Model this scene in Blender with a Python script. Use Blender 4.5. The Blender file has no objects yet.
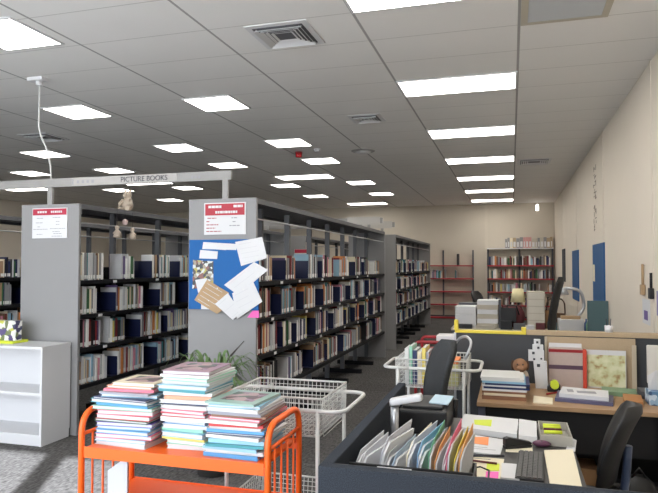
import bpy, bmesh, math, random
from mathutils import Vector, Matrix
random.seed(7)
C = bpy.context.scene.collection
PI = math.pi
CZ, HC = 1.65, 3.54          # eye height, ceiling height

# ------------------------------------------------------------------ materials
_mats = {}
def M(name, col, rough=0.6, metal=0.0, noise=0.0, nscale=20.0, emit=0.0, spec=None, trans=0.0):
    if name in _mats: return _mats[name]
    m = bpy.data.materials.new(name); m.use_nodes = True
    nt = m.node_tree; b = nt.nodes['Principled BSDF']
    c = (col[0], col[1], col[2], 1)
    b.inputs['Base Color'].default_value = c
    b.inputs['Roughness'].default_value = rough
    b.inputs['Metallic'].default_value = metal
    if spec is not None: b.inputs['Specular IOR Level'].default_value = spec
    if trans: b.inputs['Transmission Weight'].default_value = trans
    if emit:
        b.inputs['Emission Color'].default_value = c
        b.inputs['Emission Strength'].default_value = emit
    if noise:
        tc = nt.nodes.new('ShaderNodeTexCoord'); n = nt.nodes.new('ShaderNodeTexNoise')
        n.inputs['Scale'].default_value = nscale; n.inputs['Detail'].default_value = 4
        mx = nt.nodes.new('ShaderNodeMix'); mx.data_type = 'RGBA'
        mx.inputs['A'].default_value = (max(0, c[0]*(1-noise)), max(0, c[1]*(1-noise)), max(0, c[2]*(1-noise)), 1)
        mx.inputs['B'].default_value = (min(1, c[0]*(1+noise)), min(1, c[1]*(1+noise)), min(1, c[2]*(1+noise)), 1)
        nt.links.new(tc.outputs['Object'], n.inputs['Vector'])
        nt.links.new(n.outputs['Fac'], mx.inputs['Factor'])
        nt.links.new(mx.outputs['Result'], b.inputs['Base Color'])
    _mats[name] = m
    return m

def srgb(r, g, b):
    f = lambda x: ((x/255+0.055)/1.055)**2.4 if x > 10 else x/255/12.92
    return (f(r), f(g), f(b))

def carpet_material():
    m = bpy.data.materials.new('carpet'); m.use_nodes = True
    nt = m.node_tree; b = nt.nodes['Principled BSDF']; b.inputs['Roughness'].default_value = 0.95
    b.inputs['Specular IOR Level'].default_value = 0.15
    tc = nt.nodes.new('ShaderNodeTexCoord')
    n = nt.nodes.new('ShaderNodeTexNoise'); n.inputs['Scale'].default_value = 55; n.inputs['Detail'].default_value = 5
    mp = nt.nodes.new('ShaderNodeMapping'); mp.inputs['Scale'].default_value = (1, .35, 1)
    br = nt.nodes.new('ShaderNodeTexBrick'); br.offset = 0; br.inputs['Scale'].default_value = 1
    br.inputs['Brick Width'].default_value = .5; br.inputs['Row Height'].default_value = .5
    br.inputs['Mortar Size'].default_value = .004
    br.inputs['Color1'].default_value = (.9, .9, .9, 1); br.inputs['Color2'].default_value = (1.1, 1.1, 1.1, 1); br.inputs['Mortar'].default_value = (.75, .75, .75, 1)
    r = nt.nodes.new('ShaderNodeValToRGB')
    r.color_ramp.elements[0].position = .3; r.color_ramp.elements[0].color = (.05, .048, .046, 1)
    r.color_ramp.elements[1].position = .72; r.color_ramp.elements[1].color = (.17, .163, .16, 1)
    mx = nt.nodes.new('ShaderNodeMix'); mx.data_type = 'RGBA'; mx.blend_type = 'MULTIPLY'; mx.inputs['Factor'].default_value = 1
    L = nt.links.new
    L(tc.outputs['Object'], mp.inputs['Vector']); L(mp.outputs['Vector'], n.inputs['Vector']); L(n.outputs['Fac'], r.inputs['Fac'])
    L(tc.outputs['Object'], br.inputs['Vector']); L(r.outputs['Color'], mx.inputs['A']); L(br.outputs['Color'], mx.inputs['B'])
    L(mx.outputs['Result'], b.inputs['Base Color'])
    bp = nt.nodes.new('ShaderNodeBump'); bp.inputs['Strength'].default_value = .5; bp.inputs['Distance'].default_value = .004
    L(n.outputs['Fac'], bp.inputs['Height']); L(bp.outputs['Normal'], b.inputs['Normal'])
    return m

def ceiling_material():
    # mineral-fibre tiles, 1.2 x 0.6 m, with a fine speckle and the seams of the hanging grid
    m = bpy.data.materials.new('ceiling_tile'); m.use_nodes = True
    nt = m.node_tree; b = nt.nodes['Principled BSDF']; b.inputs['Roughness'].default_value = 0.9
    b.inputs['Specular IOR Level'].default_value = 0.2
    L = nt.links.new
    tc = nt.nodes.new('ShaderNodeTexCoord'); sx = nt.nodes.new('ShaderNodeSeparateXYZ'); L(tc.outputs['Object'], sx.inputs['Vector'])
    def seam(out, origin, pitch, half):
        a = nt.nodes.new('ShaderNodeMath'); a.operation = 'SUBTRACT'; a.inputs[1].default_value = origin; L(out, a.inputs[0])
        p = nt.nodes.new('ShaderNodeMath'); p.operation = 'PINGPONG'; p.inputs[1].default_value = pitch/2; L(a.outputs[0], p.inputs[0])
        c = nt.nodes.new('ShaderNodeMath'); c.operation = 'LESS_THAN'; c.inputs[1].default_value = half; L(p.outputs[0], c.inputs[0])
        return c.outputs[0]
    s1 = seam(sx.outputs['X'], .073, 1.2, .011)
    s2 = seam(sx.outputs['Y'], 6.233, .6, .005)
    n = nt.nodes.new('ShaderNodeTexNoise'); n.inputs['Scale'].default_value = 1.3; n.inputs['Detail'].default_value = 3
    L(tc.outputs['Object'], n.inputs['Vector'])
    r = nt.nodes.new('ShaderNodeValToRGB')
    r.color_ramp.elements[0].color = (.82, .81, .79, 1); r.color_ramp.elements[1].color = (.87, .86, .84, 1)
    L(n.outputs['Fac'], r.inputs['Fac'])
    m2 = nt.nodes.new('ShaderNodeMix'); m2.data_type = 'RGBA'; L(s2, m2.inputs['Factor']); L(r.outputs['Color'], m2.inputs['A'])
    m2.inputs['B'].default_value = (.60, .59, .57, 1)
    m1 = nt.nodes.new('ShaderNodeMix'); m1.data_type = 'RGBA'; L(s1, m1.inputs['Factor']); L(m2.outputs['Result'], m1.inputs['A'])
    m1.inputs['B'].default_value = (.40, .39, .38, 1)
    L(m1.outputs['Result'], b.inputs['Base Color'])
    return m

def map_material():
    # a printed picture page: pale green ground with ochre and brown islands
    m = bpy.data.materials.new('picture_page'); m.use_nodes = True
    nt = m.node_tree; b = nt.nodes['Principled BSDF']; b.inputs['Roughness'].default_value = .4
    tc = nt.nodes.new('ShaderNodeTexCoord'); v = nt.nodes.new('ShaderNodeTexNoise'); v.inputs['Scale'].default_value = 17; v.inputs['Detail'].default_value = 2
    r = nt.nodes.new('ShaderNodeValToRGB'); e = r.color_ramp.elements
    e[0].position = .28; e[0].color = (*srgb(150, 110, 72), 1); e[1].position = .62; e[1].color = (*srgb(222, 222, 190), 1)
    k = e.new(.36); k.color = (*srgb(188, 172, 124), 1); k = e.new(.43); k.color = (*srgb(204, 206, 160), 1)
    nt.links.new(tc.outputs['Object'], v.inputs['Vector']); nt.links.new(v.outputs['Fac'], r.inputs['Fac']); nt.links.new(r.outputs['Color'], b.inputs['Base Color'])
    return m

def photo_material(name, scale, cols):
    m = bpy.data.materials.new(name); m.use_nodes = True
    nt = m.node_tree; b = nt.nodes['Principled BSDF']; b.inputs['Roughness'].default_value = .35
    tc = nt.nodes.new('ShaderNodeTexCoord'); v = nt.nodes.new('ShaderNodeTexVoronoi'); v.inputs['Scale'].default_value = scale
    r = nt.nodes.new('ShaderNodeValToRGB'); r.color_ramp.interpolation = 'CONSTANT'; e = r.color_ramp.elements
    e[0].color = (*cols[0], 1); e[1].color = (*cols[1], 1); e[1].position = 1/len(cols)
    for i, c in enumerate(cols[2:]):
        k = e.new((i+2)/len(cols)); k.color = (*c, 1)
    sp = nt.nodes.new('ShaderNodeSeparateColor')
    nt.links.new(tc.outputs['Object'], v.inputs['Vector']); nt.links.new(v.outputs['Color'], sp.inputs['Color'])
    nt.links.new(sp.outputs['Red'], r.inputs['Fac']); nt.links.new(r.outputs['Color'], b.inputs['Base Color'])
    return m

def fabric_material(name, c1, c2, scale=160):
    m = bpy.data.materials.new(name); m.use_nodes = True
    nt = m.node_tree; b = nt.nodes['Principled BSDF']; b.inputs['Roughness'].default_value = .95; b.inputs['Specular IOR Level'].default_value = .1
    tc = nt.nodes.new('ShaderNodeTexCoord'); n = nt.nodes.new('ShaderNodeTexNoise'); n.inputs['Scale'].default_value = scale; n.inputs['Detail'].default_value = 3
    r = nt.nodes.new('ShaderNodeValToRGB'); r.color_ramp.elements[0].position = .35; r.color_ramp.elements[1].position = .65
    r.color_ramp.elements[0].color = (*c1, 1); r.color_ramp.elements[1].color = (*c2, 1)
    nt.links.new(tc.outputs['Object'], n.inputs['Vector']); nt.links.new(n.outputs['Fac'], r.inputs['Fac']); nt.links.new(r.outputs['Color'], b.inputs['Base Color'])
    return m

def wood_material():
    m = bpy.data.materials.new('desk_wood'); m.use_nodes = True
    nt = m.node_tree; b = nt.nodes['Principled BSDF']; b.inputs['Roughness'].default_value = .45
    tc = nt.nodes.new('ShaderNodeTexCoord'); mp = nt.nodes.new('ShaderNodeMapping'); mp.inputs['Scale'].default_value = (1.2, 14, 6)
    n = nt.nodes.new('ShaderNodeTexNoise'); n.inputs['Scale'].default_value = 3; n.inputs['Detail'].default_value = 6
    r = nt.nodes.new('ShaderNodeValToRGB'); r.color_ramp.elements[0].color = (*srgb(142, 110, 78), 1); r.color_ramp.elements[1].color = (*srgb(186, 153, 116), 1)
    nt.links.new(tc.outputs['Object'], mp.inputs['Vector']); nt.links.new(mp.outputs['Vector'], n.inputs['Vector']); nt.links.new(n.outputs['Fac'], r.inputs['Fac']); nt.links.new(r.outputs['Color'], b.inputs['Base Color'])
    return m

m_carpet = carpet_material(); m_ceil = ceiling_material(); m_map = map_material(); m_wood = wood_material()
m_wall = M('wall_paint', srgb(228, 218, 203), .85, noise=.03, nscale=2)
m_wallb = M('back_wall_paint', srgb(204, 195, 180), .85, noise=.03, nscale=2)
m_white = M('white_laminate', (.70, .70, .71), .4)
m_wsteel = M('white_wire', (.70, .70, .68), .35)
m_grey = M('range_grey', srgb(141, 140, 140), .55, noise=.03, nscale=3)
m_greyd = M('range_steel_dark', srgb(92, 93, 97), .5)
m_greym = M('rail_grey', srgb(150, 148, 145), .45)
m_black = M('black_plastic', (.012, .012, .013), .5)
m_shelf = M('shelf_dark', (.010, .010, .012), .7, spec=.2)
m_navy = M('bookend_navy', srgb(22, 30, 66), .45)
m_orange = M('orange_paint', srgb(248, 104, 30), .35)
m_red = M('red_paint', srgb(150, 28, 36), .4)
m_paper = M('paper', (.68, .68, .69), .8)
m_cream = M('cream_paper', srgb(232, 222, 196), .8)
m_ink = M('ink', (.05, .05, .06), .8)
m_inkg = M('grey_ink', (.32, .32, .34), .8); m_inkp = M('pale_ink', (.6, .6, .62), .8)
m_blue = M('blue_board', srgb(8, 92, 160), .7, noise=.05, nscale=60)
m_bluew = M('wall_blue', srgb(28, 88, 142), .55)
m_light = M('light_diffuser', (1.0, .955, .89), .5, emit=12.0)
m_fab = fabric_material('screen_fabric', srgb(44, 48, 54), srgb(68, 73, 81), 300)
m_fabd = fabric_material('partition_fabric', srgb(72, 73, 76), srgb(86, 88, 91), 300)
m_chair = fabric_material('chair_fabric', srgb(26, 27, 30), srgb(46, 47, 52), 150)
m_silver = M('silver_plastic', (.55, .56, .58), .3, .6)
m_chrome = M('dull_metal', (.42, .42, .43), .35, .9)
m_yellow = M('yellow_edge', srgb(226, 206, 70), .5)
m_tan = M('tan_board', srgb(178, 158, 130), .9, noise=.08, nscale=80)
m_kraft = M('kraft', srgb(178, 150, 116), .85, noise=.1, nscale=25)
m_card = M('cardboard', srgb(160, 122, 86), .85, noise=.08, nscale=25)
m_pink = M('pink_note', srgb(250, 110, 190), .7)
m_hiy = M('highlighter_yellow', srgb(214, 228, 60), .6)
m_hio = M('orange_note', srgb(244, 150, 92), .7)
m_leaf = M('leaf_green', srgb(96, 124, 74), .5, noise=.4, nscale=7)
m_leafd = M('leaf_dry', srgb(66, 60, 54), .6)
m_plush = M('plush_cream', srgb(206, 190, 172), .95, noise=.2, nscale=25)
m_maroon = M('maroon', srgb(96, 44, 48), .7, noise=.1, nscale=30)
m_teal = M('teal_panel', srgb(86, 112, 116), .7)
m_glass = M('mirror_grille', srgb(196, 198, 200), .6)
m_beige = M('beige_plastic', srgb(190, 182, 166), .55)

# ------------------------------------------------------------------ mesh builder
class MB:
    def __init__(s): s.v = []; s.f = []; s.m = []; s.s = []
    def face(s, idx, mi=0, sm=False): s.f.append(idx); s.m.append(mi); s.s.append(sm)
    def box(s, x0, x1, y0, y1, z0, z1, mi=0, T=None):
        b = len(s.v)
        P = [(x0,y0,z0),(x1,y0,z0),(x1,y1,z0),(x0,y1,z0),(x0,y0,z1),(x1,y0,z1),(x1,y1,z1),(x0,y1,z1)]
        if T is not None: P = [tuple(T @ Vector(p)) for p in P]
        s.v += P
        for q in ((0,3,2,1),(4,5,6,7),(0,1,5,4),(1,2,6,5),(2,3,7,6),(3,0,4,7)): s.face([b+i for i in q], mi)
        return s
    def prism(s, poly, off, mi=0):
        """polygon of 3-D points extruded by vector off"""
        b = len(s.v); n = len(poly); off = Vector(off)
        s.v += [tuple(p) for p in poly] + [tuple(Vector(p)+off) for p in poly]
        s.face(list(range(b+n-1, b-1, -1)), mi); s.face(list(range(b+n, b+2*n)), mi)
        for i in range(n):
            j = (i+1) % n; s.face([b+i, b+j, b+n+j, b+n+i], mi)
        return s
    def tube(s, pts, r, n=8, mi=0, closed=False, r1=None):
        pts = [Vector(p) for p in pts]; N = len(pts); b = len(s.v)
        prev = None
        for i, p in enumerate(pts):
            if closed: d = (pts[(i+1) % N]-pts[i-1])
            else: d = pts[min(i+1, N-1)]-pts[max(i-1, 0)]
            d.normalize()
            if prev is None:
                u = d.orthogonal().normalized()
            else:
                u = (prev - d*prev.dot(d))
                u = u.normalized() if u.length > 1e-6 else d.orthogonal().normalized()
            prev = u; w = d.cross(u)
            rr = r if r1 is None else r+(r1-r)*i/(N-1)
            for k in range(n):
                a = 2*PI*k/n
                s.v.append(tuple(p+u*rr*math.cos(a)+w*rr*math.sin(a)))
        for i in range(N if closed else N-1):
            j = (i+1) % N
            for k in range(n):
                l = (k+1) % n
                s.face([b+i*n+k, b+i*n+l, b+j*n+l, b+j*n+k], mi, True)
        if not closed:
            s.face([b+k for k in range(n-1, -1, -1)], mi); s.face([b+(N-1)*n+k for k in range(n)], mi)
        return s
    def lathe(s, prof, c=(0,0,0), n=20, mi=0):
        b = len(s.v); N = len(prof)
        for r, z in prof:
            for k in range(n):
                a = 2*PI*k/n; s.v.append((c[0]+r*math.cos(a), c[1]+r*math.sin(a), c[2]+z))
        for i in range(N-1):
            for k in range(n):
                l = (k+1) % n; s.face([b+i*n+k, b+i*n+l, b+(i+1)*n+l, b+(i+1)*n+k], mi, True)
        s.face([b+k for k in range(n-1, -1, -1)], mi); s.face([b+(N-1)*n+k for k in range(n)], mi)
        return s
    def ball(s, c, r, n=12, mi=0):
        if not hasattr(r, '__len__'): r = (r, r, r)
        b = len(s.v); R = n//2+1
        for i in range(1, R):
            t = PI*i/R
            for k in range(n):
                a = 2*PI*k/n; s.v.append((c[0]+r[0]*math.sin(t)*math.cos(a), c[1]+r[1]*math.sin(t)*math.sin(a), c[2]+r[2]*math.cos(t)))
        for i in range(R-2):
            for k in range(n):
                l = (k+1) % n; s.face([b+i*n+k, b+(i+1)*n+k, b+(i+1)*n+l, b+i*n+l], mi, True)
        top = len(s.v); s.v.append((c[0], c[1], c[2]+r[2])); s.v.append((c[0], c[1], c[2]-r[2]))
        for k in range(n):
            l = (k+1) % n; s.face([top, b+k, b+l], mi, True); s.face([top+1, b+(R-2)*n+l, b+(R-2)*n+k], mi, True)
        return s
    def build(s, name, mats, parent=None, at=(0,0,0), bevel=0, rot=None):
        """vertices are in world space; at = the origin the object gets (children: the parent's origin)"""
        me = bpy.data.meshes.new(name)
        a = Vector(at)
        me.from_pydata([tuple(Vector(p)-a) for p in s.v], [], s.f)
        if not isinstance(mats, (list, tuple)): mats = [mats]
        for m in mats: me.materials.append(m)
        for i, p in enumerate(me.polygons): p.material_index = s.m[i]; p.use_smooth = s.s[i]
        bm = bmesh.new(); bm.from_mesh(me)
        bmesh.ops.recalc_face_normals(bm, faces=bm.faces)
        if bevel:
            ed = [e for e in bm.edges if len(e.link_faces) == 2 and e.calc_face_angle(0) > .6]
            bmesh.ops.bevel(bm, geom=ed, offset=bevel, segments=2, affect='EDGES', profile=.6, clamp_overlap=True)
        bm.to_mesh(me); bm.free()
        o = bpy.data.objects.new(name, me); C.objects.link(o)
        if parent is not None: o.parent = parent
        else: o.location = a
        if rot is not None: o.rotation_euler = rot
        return o

def tag(o, label, cat, group=None, kind=None):
    o['label'] = label; o['category'] = cat
    if group: o['group'] = group
    if kind: o['kind'] = kind
    return o
def thing(name, label, cat, loc, rotz=0, group=None):
    o = bpy.data.objects.new(name, None); C.objects.link(o); o.location = loc; o.rotation_euler = (0, 0, rotz)
    o.empty_display_size = .1
    return tag(o, label, cat, group)
def struct(name, mb, mats, **k):
    o = mb.build(name, mats, **k); o['kind'] = 'structure'; return o
def arc(c, r, a0, a1, n, f):
    return [f(c, r, a0+(a1-a0)*i/n) for i in range(n+1)]
def rounded(pts, r, n=5):
    """polyline with rounded inner corners"""
    pts = [Vector(p) for p in pts]; out = [pts[0]]
    for i in range(1, len(pts)-1):
        a, b, c = pts[i-1], pts[i], pts[i+1]
        d1 = (a-b); d2 = (c-b); k = min(r, d1.length/2, d2.length/2)
        p, q = b+d1.normalized()*k, b+d2.normalized()*k
        for j in range(n+1):
            t = j/n; out.append(p*(1-t)**2+b*2*t*(1-t)+q*t*t)
    out.append(pts[-1]); return out
ORD = ['zeroth','first','second','third','fourth','fifth','sixth','seventh','eighth','ninth','tenth','eleventh','twelfth','thirteenth','fourteenth','fifteenth','sixteenth','seventeenth','eighteenth','nineteenth','twentieth']
def ordinal(n):
    if n <= 20: return ORD[n]
    return f"{n}{'th' if 10 <= n % 100 <= 20 else {1:'st',2:'nd',3:'rd'}.get(n % 10,'th')}"

# ------------------------------------------------------------------ the room
YB, YF, XL, XR = 19.7, -.5, -14.0, 1.25
struct('floor', MB().box(XL, XR, YF, YB, -.1, 0), m_carpet)
struct('ceiling', MB().box(XL, XR, YF, YB, HC, HC+.1), m_ceil)
struct('wall_right', MB().box(XR, XR+.12, YF-.2, YB+.12, -.1, HC+.1), m_wall)
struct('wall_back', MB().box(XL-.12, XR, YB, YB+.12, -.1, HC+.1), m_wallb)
struct('wall_left', MB().box(XL-.12, XL, YF-.2, YB, -.1, HC+.1), m_wall)
WX0, WX1, WZ0, WZ1 = -8.0, -.40, .05, 3.38
w = MB()
w.box(XL, WX0, YF-.2, YF, -.1, HC+.1); w.box(WX1, XR, YF-.2, YF, -.1, HC+.1)
w.box(WX0, WX1, YF-.2, YF, WZ1, HC+.1); w.box(WX0, WX1, YF-.2, YF, -.1, WZ0)
struct('wall_front', w, m_wall)
w = MB()
for x in (WX0+.03, -6.6, -5.3, -4.0, -2.65, -1.21, WX1-.03):
    hw = .075 if -5.4 < x < 0 else .03
    w.box(x-hw, x+hw, YF-.16, YF-.04, WZ0, WZ1)
w.box(WX0, WX1, YF-.16, YF-.04, WZ1-.05, WZ1); w.box(WX0, WX1, YF-.16, YF-.04, WZ0, WZ0+.05)
struct('window_1', w, m_greyd)
struct('ground_outside', MB().box(-40, 30, -40, YF-.2, -.3, -.1), M('paving', (.6, .6, .58), .9, noise=.1, nscale=1))
struct('baseboard_right', MB().box(XR-.012, XR, YF, YB, 0, .09), m_greyd)
struct('baseboard_back', MB().box(XL, XR-.012, YB-.012, YB, 0, .09), m_greyd)
for i, y in enumerate((6.28, 9.42, 13.2, 16.6)):
    struct(f'trim_{i+1}', MB().box(XR-.008, XR, y-.02, y+.02, .09, HC), m_wall)
struct('trim_5', MB().box(-.78, -.70, YB-.02, YB, .09, HC), M('trim_pale', srgb(208, 199, 184), .7))

# ------------------------------------------------------------------ ceiling lights
def ceiling_light(x0, y0, wx, wy, label, group):
    cx, cy = x0+wx/2, y0+wy/2
    t = thing('ceiling_light', label, 'ceiling light', (cx, cy, HC), 0, group)
    f = MB(); b = .022
    f.box(x0, x1 := x0+wx, y0, y0+b, HC-.012, HC); f.box(x0, x1, y0+wy-b, y0+wy, HC-.012, HC)
    f.box(x0, x0+b, y0+b, y0+wy-b, HC-.012, HC); f.box(x1-b, x1, y0+b, y0+wy-b, HC-.012, HC)
    f.build('frame', m_white, t, (cx, cy, HC))
    MB().box(x0+b, x1-b, y0+b, y0+wy-b, HC-.009, HC-.001).build('diffuser', m_light, t, (cx, cy, HC))
    return t
G1 = 'long light panels over the desks'
for k in range(-2, 6):
    nth = k+2
    ceiling_light(-1.127, 6.233+2.4*k, 1.2, .6,
        (f'long ceiling panel over the desks, {ordinal(k+2)} of the row towards the back wall' if k > -2 else 'long ceiling panel over the desk screen, just outside the picture'), G1)
ceiling_light(-4.235, 3.76, .6, .6, 'square ceiling panel nearest, over the approach to the power cable', 'square light panels over the shelving')
cols = [(-3.58, [6.2, 8.62, 10.33, 13.4, 15.7], 'beyond the noticeboard shelving'), (-5.41, [6.08, 8.5, 10.3, 13.4, 15.75], 'above the aisle of the perched toy'),
        (-7.87, [8.35, 10.25, 13.15], 'deep over the far ranges past the toy'), (-9.75, [10.1, 13.05, 15.5], 'in the farthest visible column of squares')]
for x, ys, wh in cols:
    for i, y in enumerate(ys):
        ceiling_light(x, y, .6, .6, f'square ceiling panel {wh}, {ordinal(i+1)} towards the back wall', 'square light panels over the shelving')
for x, y, l in ((-4.82, 12.18, 'long ceiling panel above the shelving, in line behind the red beacon'), (-4.82, 18.15, 'long ceiling panel above the shelving nearest the back wall'),
                (-8.62, 12.0, 'long ceiling panel seen just under the lettered sign rail'), (-12.1, 12.2, 'long ceiling panel at the outer edge past the power cable')):
    ceiling_light(x, y, 1.2, .6, l, 'long light panels over the shelving')

# ------------------------------------------------------------------ ceiling fittings
def air_vent(x0, y0, w, label):
    c = (x0+w/2, y0+w/2, HC)
    t = thing('ceiling_vent', label, 'air vent', c, 0, 'square air vents in the ceiling')
    f = MB(); f.box(x0, x0+w, y0, y0+w, HC-.008, HC); f.build('frame', m_white, t, c)
    MB().box(x0+.05, x0+w-.05, y0+.05, y0+w-.05, HC-.012, HC-.0085).build('backing', m_greyd, t, c)
    for i in range(4):
        b = .05+.035*i+.012
        s = MB(); z0, z1 = HC-.03+.004*i, HC-.0125
        e = .02
        for (ax, ay, bx, by) in ((b, b, w-b, b), (w-b, b, w-b, w-b), (w-b, w-b, b, w-b), (b, w-b, b, b)):
            nx, ny = (w/2-(ax+bx)/2), (w/2-(ay+by)/2); l = math.hypot(nx, ny); nx, ny = nx/l*e, ny/l*e
            s.prism([(x0+ax, y0+ay, z0), (x0+bx, y0+by, z0), (x0+bx+nx, y0+by+ny, z1), (x0+ax+nx, y0+ay+ny, z1)], (0, 0, -.002))
        s.build('louvre', m_white, t, c)
    return t
air_vent(-2.02, 4.45, .52, 'square louvred ceiling vent nearest, between light rows')
air_vent(-1.98, 7.5, .42, 'square louvred ceiling vent further back, before the round sensor')
air_vent(.12, 11.5, .58, 'square ceiling vent beside the right wall, past the desk lights')
air_vent(-6.85, 7.25, .5, 'square ceiling vent behind the hanging power cable')
c = (.40, 4.73, HC); t = thing('return_air_grille', 'large flat grey return air grille in the ceiling above the far desk', 'air grille', c)
f = MB(); f.box(.085, .135, 4.0, 5.03, HC-.012, HC); f.box(.665, .715, 4.0, 5.03, HC-.012, HC); f.box(.135, .665, 4.0, 4.04, HC-.012, HC); f.box(.135, .665, 4.99, 5.03, HC-.012, HC)
f.build('frame', m_beige, t, c)
f = MB()
for i in range(45): f.box(.135, .665, 4.045+i*.021, 4.06+i*.021, HC-.009, HC-.001)
f.build('grille', m_glass, t, c)
c = (-3.39, 9.7, HC); t = thing('fire_beacon', 'small red fire alarm beacon on the ceiling between square lights', 'fire alarm', c)
MB().lathe([(.06, -.03), (.06, 0)], c).build('base', m_red, t, c); MB().lathe([(.02, -.095), (.05, -.085), (.055, -.03)], c).build('lens', M('red_lens', srgb(190, 40, 46), .25), t, c)
c = (-3.02, 9.55, HC); t = thing('smoke_detector', 'small white smoke detector beside the red beacon on the ceiling', 'smoke detector', c)
MB().lathe([(.06, -.02), (.065, 0)], c).build('base', m_white, t, c); MB().lathe([(.025, -.05), (.045, -.04), (.05, -.02)], c).build('head', m_white, t, c)
c = (-2.34, 9.92, HC); t = thing('ceiling_sensor', 'round white flush sensor in grey ring on the ceiling', 'sensor', c)
MB().lathe([(.17, -.015), (.19, -.006), (.2, 0)], c, 28).build('ring', m_greym, t, c); MB().lathe([(.06, -.045), (.12, -.03), (.13, -.015)], c, 24).build('dome', m_white, t, c)
c = (-4.57, 5.1, HC); t = thing('power_drop', 'white ceiling power outlet with cable hanging down to the sign rail', 'power cable', c)
MB().box(-4.66, -4.48, 5.05, 5.15, HC-.035, HC).build('outlet_plate', m_white, t, c, bevel=.005)
MB().lathe([(.035, -.08), (.035, -.035)], (-4.55, 5.1, HC)).build('plug', m_white, t, c)
MB().tube([(-4.55, 5.1, HC-.08), (-4.548, 5.1, 3.3), (-4.56, 5.11, 3.05), (-4.54, 5.12, 2.95), (-4.46, 5.12, 2.8), (-4.42, 5.12, 2.65), (-4.41, 5.12, 2.5105)], .008, 6).build('cable', m_wsteel, t, c)
c = (.748, 19.3, HC); t = thing('emergency_light', 'small glowing white emergency light hanging near the far corner', 'lamp', c)
MB().tube([(.748, 19.3, HC), (.748, 19.3, HC-.1)], .012).build('stem', m_white, t, c)
MB().box(0.705, 0.79, 19.27, 19.33, HC-.27, HC-.1).build('lamp_body', M('exit_glow', (1, .97, .92), .5, emit=5), t, c, bevel=.01)

# ------------------------------------------------------------------ shelving ranges
LEV = (.47, .83, 1.16, 1.50); TOP = 2.255
def shelving_range(x0, x1, y0, y1, label, nlab=2):
    c = ((x0+x1)/2, y0, 0)
    t = thing('shelving_range', label, 'bookshelf', c, 0, 'grey library shelving ranges')
    xm = (x0+x1)/2
    for ya, yb in ((y0, y0+.035), (y1-.035, y1)):
        MB().box(x0, x1, ya, yb, 0, TOP).build('end_panel', m_grey, t, c, bevel=.004)
    f = MB(); f.box(x0+.005, x1-.005, y0+.036, y1-.036, TOP-.018, TOP-.002); f.box(x0+.005, x0+.02, y0+.036, y1-.036, TOP-.05, TOP-.018); f.box(x1-.02, x1-.005, y0+.036, y1-.036, TOP-.05, TOP-.018)
    f.build('canopy', m_greyd, t, c)
    n = round((y1-y0)/.9); L = (y1-y0-.07)/n
    MB().box(xm-.004, xm+.004, y0+.036, y1-.036, LEV[0]-.05, 1.62).build('back_panel', m_shelf, t, c)
    for i in range(n+1):
        y = y0+.036+.03+i*(L-.06/n)
        MB().box(xm-.03, xm+.03, y-.022, y+.022, 0, TOP-.019).build('upright', m_greyd, t, c)
        if 0 < i < n: MB().box(x0+.03, x1-.03, y-.03, y+.03, 0.0, .06).build('foot', m_shelf, t, c)
    for i in range(n):
        ya = y0+.036+i*L+.002; yb = ya+L-.004
        for z in LEV:
            f = MB()
            for s in (-1, 1):
                xa, xb = (xm+s*.0305, x1-.012) if s > 0 else (x0+.012, xm-.0305)
                f.box(xa, xb, ya, yb, z-.022, z)
                xe = x1-.012 if s > 0 else x0+.012
                f.box(xe-.006, xe+.006, ya, yb, z-.038, z-.001)
            so_ = f.build('shelf', m_shelf, t, c)
            if i < nlab*3 and z > .5:
                y = ya+L*random.uniform(.25, .75)
                MB().box(x1-.0055, x1-.001, y-.03, y+.03, z-.034, z-.008).build('shelf_label', m_paper, so_, c)
    MB().tube([(x1-.03, y0+.036, 2.07), (x1-.03, y1-.036, 2.07)], .008, 6).build('display_bar', m_chrome, t, c)
    return t
AX0, AX1, BX0, BX1 = -4.735, -4.05, -2.85, -2.178
shelving_range(AX0, AX1, 5.09, 10.9, 'grey shelving range with white two-column notice, behind the white bookcase')
shelving_range(BX0, BX1, 5.09, 10.95, 'grey shelving range with blue noticeboard on its end panel')
shelving_range(BX0, BX1, 12.0, 17.4, 'plain grey shelving range in line behind the noticeboard range', 1)
shelving_range(-6.60, -5.92, 5.3, 10.9, 'grey shelving range glimpsed past the outer edge of the noticed end panel', 1)
shelving_range(AX0, AX1, 12.0, 17.4, 'grey shelving range with small red headed notice, glimpsed through the noticeboard range', 0)

# ------------------------------------------------------------------ books
COL = [('dark red', srgb(120, 34, 38)), ('navy', srgb(30, 40, 82)), ('white', srgb(238, 237, 234)), ('dark green', srgb(52, 96, 60)),
       ('black', srgb(34, 33, 36)), ('brown', srgb(112, 82, 62)), ('cream', srgb(230, 218, 190)), ('grey', srgb(136, 136, 140)),
       ('pale blue', srgb(150, 186, 206)), ('orange', srgb(206, 132, 74)), ('yellow', srgb(214, 196, 106)), ('pink', srgb(196, 130, 146)),
       ('purple', srgb(92, 74, 116)), ('teal', srgb(64, 122, 128)), ('light grey', srgb(206, 206, 208)), ('tan', srgb(170, 138, 108))]
WA = [2, 3, 16, 1, 3, 2, 7, 7, 6, 2, 2, 3, 2, 3, 14, 3]       # pale picture books
WB = [6, 6, 9, 3, 8, 4, 6, 8, 4, 2, 1, 2, 3, 2, 9, 4]
bookm = [M('cover_'+n.replace(' ', '_'), c, .5) for n, c in COL]
TH = (.013, .02, .028, .038); HT = (.2, .225, .25, .275)
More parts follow.
